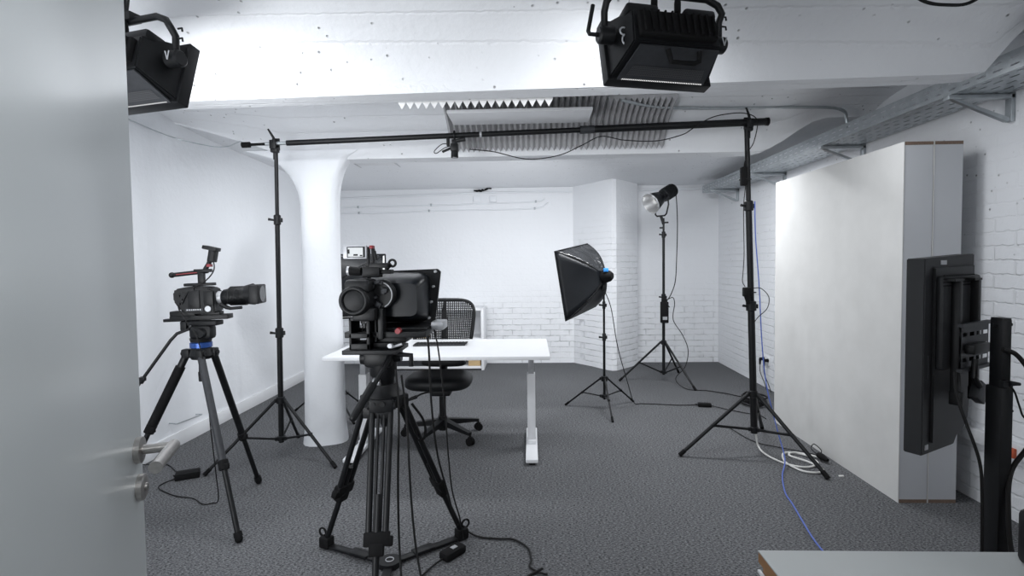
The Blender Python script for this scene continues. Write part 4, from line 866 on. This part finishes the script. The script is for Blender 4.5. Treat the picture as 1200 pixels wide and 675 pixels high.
pipe('camera_cable', [(-1.90, 2.78, 1.20), (-1.885, 2.765, 1.16), (-1.84, 2.76, 1.09), (-1.79, 2.765, 1.0), (-1.775, 2.80, .80), (-1.79, 2.85, .50), (-1.80, 2.90, .22), (-1.84, 2.98, .03), (-1.88, 2.98, .006), (-1.93, 2.97, .006), (-2.03, 3.04, .006), (-2.15, 3.07, .006), (-2.25, 3.12, .006), (-2.36, 3.20, .006), (-2.35, 3.30, .006), (-2.30, 3.34, .012)], .0033, 'cable', 'thin black cable from the small camera down to its floor adapter', 'cable')
q = thing('power_adapter', 'black power adapter lying on the carpet behind the door handle', 'power adapter', (-2.28, 3.36, 0)); MB().box((-2.275, 3.36, .022), (.14, .085, .042), Matrix.Rotation(.5, 3, 'Z'), bevel=.006).build('adapter_body', 'rubber', q)
MB().tube([(-2.33, 3.33, .02), (-2.37, 3.36, .012)], [.010, .005], 8).build('plug', 'rubber', q)
pipe('floor_cable', [(-2.34, 3.37, .014), (-2.42, 3.45, .006), (-2.55, 3.56, .006), (-2.66, 3.57, .006), (-2.73, 3.50, .03)], .0035, 'cable', 'thin cable from the left floor adapter to the left wall', 'cable')

# ------------------------------------------------------------------ big tripod with prompter rig
bt_ = thing('tripod', 'heavy black twin-tube video tripod with ground spreader, carrying the prompter rig', 'tripod', (-.67, 2.37, 0))
ap = Vector((-.675, 2.37, .77)); fts = [Vector((-1.018, 2.519, .02)), Vector((-.363, 2.608, .02)), Vector((-.625, 1.99, .02))]
hub = Vector((-.665, 2.37, .025))
for k, f in enumerate(fts):
    dd = Vector((f.x-ap.x, f.y-ap.y, 0)).normalized(); sd = Vector((-dd.y, dd.x, 0)); a = ap+dd*.075+Vector((0, 0, .0)); mid = a.lerp(f, .66)
    if k < 2: mid = a.lerp(f, .60)
    q = MB()
    for s_ in (-1, 1): q.tube([a+sd*.040*s_, mid+sd*.034*s_], .0135, 12)
    if k == 2:
        for s_ in (-.33, .33): q.tube([a+sd*.040*s_*1.0-dd*.0, mid+sd*.034*s_], .007, 10)
    lg = q.build('leg', 'black', bt_)
    q = MB(); q.box(a+Vector((0, 0, .0)), (.105, .05, .06), Matrix.Rotation(math.atan2(sd.y, sd.x), 3, 'Z'), bevel=.008); q.cyl(a+sd*.06, a-sd*.06, .020); q.build('leg_hinge', 'dark', lg)
    q = MB(); ax_ = (f-a).normalized(); rot = Matrix((sd, sd.cross(ax_), -ax_)).transposed(); q.box(mid, (.105, .036, .055), rot, bevel=.006); q.box(mid+ax_*.04, (.060, .040, .05), rot, bevel=.006); q.box(mid+sd*.05+ax_*.01, (.03, .03, .04), rot, bevel=.006); q.build('leg_clamp', 'rubber', lg)
    q = MB(); q.tube([a.lerp(f, .45), f+Vector((0, 0, .02))], .0135, 14); q.build('lower_tube', 'black', lg)
    q = MB(); q.box(f+Vector((0, 0, .012)), (.06, .05, .055), Matrix.Rotation(math.atan2(dd.y, dd.x), 3, 'Z'), bevel=.008); q.torus(f+dd*.024+Vector((0, 0, .055)), .020, .005, axis=sd, n=20); q.build('foot', 'rubber', lg)
    q = MB(); L_ = (f-hub).length; ang = math.atan2(dd.y, dd.x); rot = Matrix.Rotation(math.atan2((f-hub).y, (f-hub).x), 3, 'Z')
    q.box((hub+f)/2+Vector((0, 0, -.008)), (L_, .040, .012), rot, bevel=.003); q.box(hub.lerp(f, .45)+Vector((0, 0, -.003)), (L_*.28, .052, .016), rot, bevel=.003); q.build('spreader_arm', 'black', bt_)
q = MB(); q.tube([hub+Vector((0, 0, -.02)), hub+Vector((0, 0, .004))], .052, 24); q.build('spreader_hub', 'dark', bt_)
q = MB(); q.torus(hub+Vector((0, 0, .006)), .018, .0022, axis=(0, 0, 1)); tag(q.build('hub_mark', 'silver', bt_), 'pale ring printed on the spreader hub')
q = MB(); q.tube([ap+Vector((0, 0, -.03)), ap+Vector((0, 0, -.02)), ap+Vector((0, 0, .035)), ap+Vector((0, 0, .05)), ap+Vector((0, 0, .085))], [.05, .085, .09, .075, .062], 28); q.tube([ap+Vector((0, 0, -.03)), ap+Vector((0, 0, -.10)), ap+Vector((0, 0, -.115))], [.020, .020, .012], 14); q.build('bowl', 'dark', bt_)
q = MB(); q.box(ap+Vector((-.01, -.085, -.03)), (.12, .02, .05), bevel=.006); q.cyl(ap+Vector((.02, -.09, .012)), ap+Vector((.02, -.106, .012)), .012); q.cyl(ap+Vector((-.02, -.09, .012)), ap+Vector((-.02, -.106, .012)), .009); q.build('front_shoulder', 'dark', bt_)
q = MB(); q.tube([ap+Vector((0, 0, .085)), ap+Vector((0, 0, .11)), ap+Vector((0, 0, .125)), ap+Vector((0, 0, .20))], [.045, .050, .060, .062], 24); q.box(ap+Vector((-.01, 0, .205)), (.13, .13, .085), bevel=.02); q.cyl(ap+Vector((-.075, 0, .20)), ap+Vector((-.10, 0, .20)), .036, .030, 22)
q.cyl(ap+Vector((.055, 0, .21)), ap+Vector((.085, 0, .21)), .034, .028, 22); q.tube([ap+Vector((.06, -.03, .22)), ap+Vector((.135, -.03, .215)), ap+Vector((.135, -.03, .165))], .012, 10); q.build('fluid_head', 'black', bt_)
q = MB(); q.cyl(ap+Vector((-.03, -.048, .10)), ap+Vector((.0, -.052, .10)), .018, .016, 18); tag(q.build('levelling_knob', 'silver', bt_), 'silver levelling knob')
q = MB(); q.tube([ap+Vector((.055, -.05, .235)), ap+Vector((.03, -.10, .17)), ap+Vector((-.03, -.22, .04))], [.012, .011, .010], 12); q.tube([ap+Vector((.0, -.155, .115)), ap+Vector((-.055, -.26, -.0))], [.018, .016], 14); q.sphere(ap+Vector((-.055, -.26, .0)), .016); q.build('pan_handle', 'black', bt_)
# strap hanging at the right leg
q = MB(); q.tube(spline([ap+Vector((.12, .03, -.02)), ap+Vector((.17, .04, -.10)), ap+Vector((.18, .03, -.17)), ap+Vector((.15, .03, -.19)), ap+Vector((.13, .04, -.14))]), .006, 8); q.build('hand_strap', 'rubber', bt_)

rg = thing('prompter_rig', 'black teleprompter hood with video camera on the heavy tripod in front of the desk', 'camera rig', (-.67, 2.37, 1.0))
def gx(px): return (px-622)/620*2.37           # helper used once to lay out the rig on its own plane
def gz(py, px=450): return 1.4-(py-306+(px-622)*.012)/620*2.37
Yr = 2.37
def rb(mb, xa, ya, xb, yb, d0, d1, bev=.003):   # box between two outline corners, depth d0..d1 around the rig plane
    X1, X2, Z1, Z2 = gx(xa), gx(xb), gz(yb), gz(ya); mb.box(((X1+X2)/2, Yr+(d0+d1)/2, (Z1+Z2)/2), (abs(X2-X1), abs(d1-d0), abs(Z2-Z1)), bevel=bev)
q = MB(); rb(q, 405, 388, 500, 395, -.06, .20); rb(q, 409, 385, 498, 388.5, .0, .30); q.build('rod_plate', 'black', rg)
q = MB(); rb(q, 407, 407, 470, 412, -.12, .10); rb(q, 420, 401, 462, 407, -.05, .12); rb(q, 440, 395, 475, 402, -.03, .1); q.build('sliding_plate', 'dark', rg)
q = MB(); q.cyl((gx(461), Yr-.09, gz(405)), (gx(474), Yr-.09, gz(401)), .006); q.cyl((gx(462), Yr-.10, gz(402)), (gx(462), Yr-.12, gz(402)), .010); q.build('locking_screw', 'silver', rg)
q = MB(); rb(q, 499, 381, 515, 391, .08, .20, .006); q.build('end_block', 'silver', rg)
q = MB(); q.cyl((gx(469), Yr-.085, gz(386.5)), (gx(469), Yr-.06, gz(386.5)), .012, .014, 20); tag(q.build('red_knob', 'red', rg), 'red round knob')
# cage on the left
q = MB(); rb(q, 414, 370, 438, 374, -.10, .02); rb(q, 414, 370, 417, 407, -.10, .02); rb(q, 434, 370, 438, 407, -.10, .02); rb(q, 414, 388, 438, 394, -.10, .02); rb(q, 414, 400, 438, 408, -.10, .02); rb(q, 440, 372, 443, 400, -.06, .0); rb(q, 446, 360, 452, 396, -.08, -.02); q.build('side_cage', 'black', rg)
q = MB(); q.tube(spline([(gx(424), Yr-.05, gz(376)), (gx(427), Yr-.06, gz(382)), (gx(425), Yr-.05, gz(388)), (gx(423), Yr-.05, gz(394))]), .0025, 6); q.tube(spline([(gx(431), Yr-.03, gz(372)), (gx(428), Yr-.04, gz(384)), (gx(430), Yr-.03, gz(398))]), .0025, 6); q.build('cage_cable', 'cable', rg)
# hood: flange plate with rounded cowl in front of it (toward the camera)
def zq(px, py): return Vector((gx(px), 0, gz(py)))
fl = [zq(421, 322), zq(424, 319), zq(503, 316.5), zq(507, 320), zq(499, 383), zq(496, 386), zq(406, 388), zq(403, 384)]
q = MB(); q.prism(fl, (0, Yr+.20, 0), (0, Yr+.22, 0), bevel=.002); q.build('flange_plate', 'dark', rg)
q = MB(); N = 24; rows_ = []
for j, (dep, kx) in enumerate(((.20, 1.0), (.19, .995), (.13, .93), (.07, .84), (.03, .74), (.0, .62))):
    cxm, czm = gx(453+2*j), gz(352); row = []
    for i in range(N+1):
        a = 2*math.pi*i/N; e = .33; X_ = math.copysign(abs(math.cos(a))**e, math.cos(a)); Z_ = math.copysign(abs(math.sin(a))**e, math.sin(a))
        row.append((cxm+.150*kx*X_*(1 - .10*Z_*0), Yr+dep, czm+.122*kx*Z_))
    rows_.append(row)
q.quadstrip(rows_); bk_ = [q.v(p) for p in rows_[-1][:-1]]; q.face(bk_); q.build('hood', 'blackgloss', rg)
q = MB()
for (x, y) in ((501, 320), (498, 339), (495, 358.5), (492, 379), (416, 361), (412, 384.5)): q.tube([(gx(x), Yr+.195, gz(y)), (gx(x), Yr+.180, gz(y)), (gx(x), Yr+.176, gz(y))], [.007, .007, .005], 12)
q.build('flange_screw', 'silver', rg)
# glass and monitor tray in front of the hood
q = MB(); q.prism([Vector((0, .24, gz(386))), Vector((0, .24, gz(384))), Vector((0, .46, gz(384)+.0)), Vector((0, .46, gz(386)))], (gx(410), Yr, 0), (gx(494), Yr, 0)); q.build('script_monitor', 'dark', rg)
# video camera body behind hood
q = MB(); q.tube([(gx(425), Yr-.15, gz(350)), (gx(425), Yr-.14, gz(350)), (gx(426), Yr-.04, gz(350)), (gx(430), Yr+.02, gz(350))], [.052, .066, .070, .062], 28); q.box((gx(428), Yr-.08, gz(334)), (.11, .14, .06), bevel=.018); q.box((gx(433), Yr-.06, gz(366)), (.10, .13, .06), bevel=.012)
q.torus((gx(425), Yr-.152, gz(350)), .054, .010, axis=(0, 1, 0)); q.build('camera_body', 'black', rg)
q = MB(); q.tube([(gx(447), Yr-.06, gz(345)), (gx(447), Yr+.02, gz(345)), (gx(449), Yr+.05, gz(345))], [.058, .064, .066], 30); [q.torus((gx(447), Yr-.055+.02*k, gz(345)), .062, .004, axis=(0, 1, 0)) for k in range(3)]; q.build('lens_barrel', 'black', rg)
q = MB(); q.torus((gx(447), Yr-.062, gz(345)), .057, .0028, axis=(0, 1, 0), n=30, a0=-70, a1=110); tag(q.build('lens_ring', 'silver', rg), 'bright silver arc on the lens ring')
rn = random.Random(5); q = MB()
for k in range(14): q.box((gx(438+rn.uniform(-4, 16)), Yr-.075+rn.uniform(-.01, .01), gz(345+rn.uniform(-15, 18))), (.014+rn.uniform(0, .012), .02, .012+rn.uniform(0, .014)), Matrix.Rotation(rn.uniform(-.6, .6), 3, 'Y'), bevel=.002)
q.build('camera_buttons', 'grey', rg)
# top: arm, mic, little monitor, rosette clamp
q = MB(); rb(q, 436, 291, 439, 322, -.03, .0); rb(q, 430, 289, 433.5, 326, -.03, .0); rb(q, 426, 312, 446, 325, -.04, .02); rb(q, 434, 308, 456, 314, -.04, .02); rb(q, 438, 316, 458, 321, -.02, .04); q.tube([(gx(439), Yr-.02, gz(294)), (gx(441), Yr-.02, gz(305))], .008, 10)
q.tube([(gx(452), Yr-.01, gz(315)), (gx(457), Yr-.01, gz(309))], .012, 10); q.torus((gx(459.5), Yr-.01, gz(308.5)), .015, .0055, axis=(0, 1, 0)); q.build('top_arm', 'black', rg)
q = MB(); rb(q, 434, 287.5, 438.5, 291.5, -.033, .0, .003); tag(q.build('red_clamp', 'red', rg), 'dark red clamp at the top of the arm')
q = MB(); q.tube([(gx(410), Yr-.03, gz(317)), (gx(424), Yr-.03, gz(318))], [.020, .018], 16); q.build('microphone', 'rubber', rg)
q = MB(); q.tube([(gx(408), Yr-.03, gz(317)), (gx(410.5), Yr-.03, gz(317))], .0205, 16); tag(q.build('microphone_cap', 'silver', rg), 'pale end cap of the microphone')
q = MB(); rb(q, 404, 287.5, 432, 303, -.045, -.025, .004); q.build('small_monitor', 'silver', rg)
q = MB(); rb(q, 409, 289, 430, 301.5, -.0475, -.044, .001); q.build('monitor_bezel', 'black', rg)
q = MB(); rb(q, 410.5, 290, 428, 300.5, -.049, -.047, 0); o = q.build('lit_screen', 'screen', rg); tag(o, 'bright lit screen of the small monitor')
q = MB(); rb(q, 410.5, 292, 412.5, 297, -.0505, -.049, 0); rb(q, 417, 297.5, 422, 299.5, -.0505, -.049, 0); rb(q, 424.5, 298.5, 427.5, 300, -.0505, -.049, 0); q.build('screen_picture', 'dark', rg)
# cables of the rig
pipe('rig_cable', [(gx(496), 2.42, gz(390)), (gx(498), 2.42, gz(420)), (-.47, 2.43, .75), (-.45, 2.45, .50), (-.41, 2.50, .28), (-.385, 2.55, .12), (-.36, 2.66, .03), (-.28, 2.62, .008), (-.17, 2.60, .008), (-.10, 2.595, .008), (-.03, 2.52, .008), (-.012, 2.42, .008), (-.018, 2.36, .008), (.02, 2.32, .008), (.06, 2.30, .008)], .005, 'cable', 'black cable from the prompter rig over the right tripod foot to the carpet', 'cable')
pipe('rig_cable', [(gx(504), 2.44, gz(390)), (gx(509), 2.44, gz(420)), (-.41, 2.45, .72), (-.40, 2.46, .5), (-.39, 2.50, .30), (-.36, 2.53, .15), (-.35, 2.58, .02)], .0038, 'cable', 'second black cable hanging from the right end of the prompter rig', 'cable')
pipe('rig_cable', [(-.60, 2.30, .93), (-.585, 2.28, .75), (-.59, 2.26, .45), (-.58, 2.22, .2), (-.545, 2.12, .05), (-.52, 2.05, .008), (-.5, 1.95, .008)], .005, 'cable', 'black cable hanging inside the heavy tripod, left of two', 'cable')
pipe('rig_cable', [(-.58, 2.32, .90), (-.555, 2.30, .70), (-.535, 2.26, .40), (-.505, 2.2, .2), (-.46, 2.12, .05), (-.44, 2.0, .008)], .005, 'cable', 'black cable hanging inside the heavy tripod, right of two', 'cable')
pipe('rig_cable', [(.04, 2.33, .018), (.0, 2.31, .008), (-.03, 2.28, .008), (-.06, 2.2, .008)], .006, 'cable', 'short black cable branching off on the near carpet', 'cable')
q = thing('power_adapter', 'black rocker power box with pale markings on the carpet by the heavy tripod', 'power adapter', (-.385, 2.45, 0))
r_ = Matrix.Rotation(R(52), 3, 'Z'); MB().box((-.385, 2.455, .021), (.125, .062, .038), r_, bevel=.009).build('adapter_body', 'rubber', q)
MB().box((-.380, 2.462, .0405), (.030, .022, .003), r_).build('pale_mark', 'silver', q)
MB().tube(spline([(-.425, 2.40, .018), (-.46, 2.36, .010), (-.50, 2.28, .008), (-.56, 2.18, .008)]), .0045, 8).build('adapter_lead', 'cable', q)

for o in bpy.data.objects:
    if '_o' in o: del o['_o']
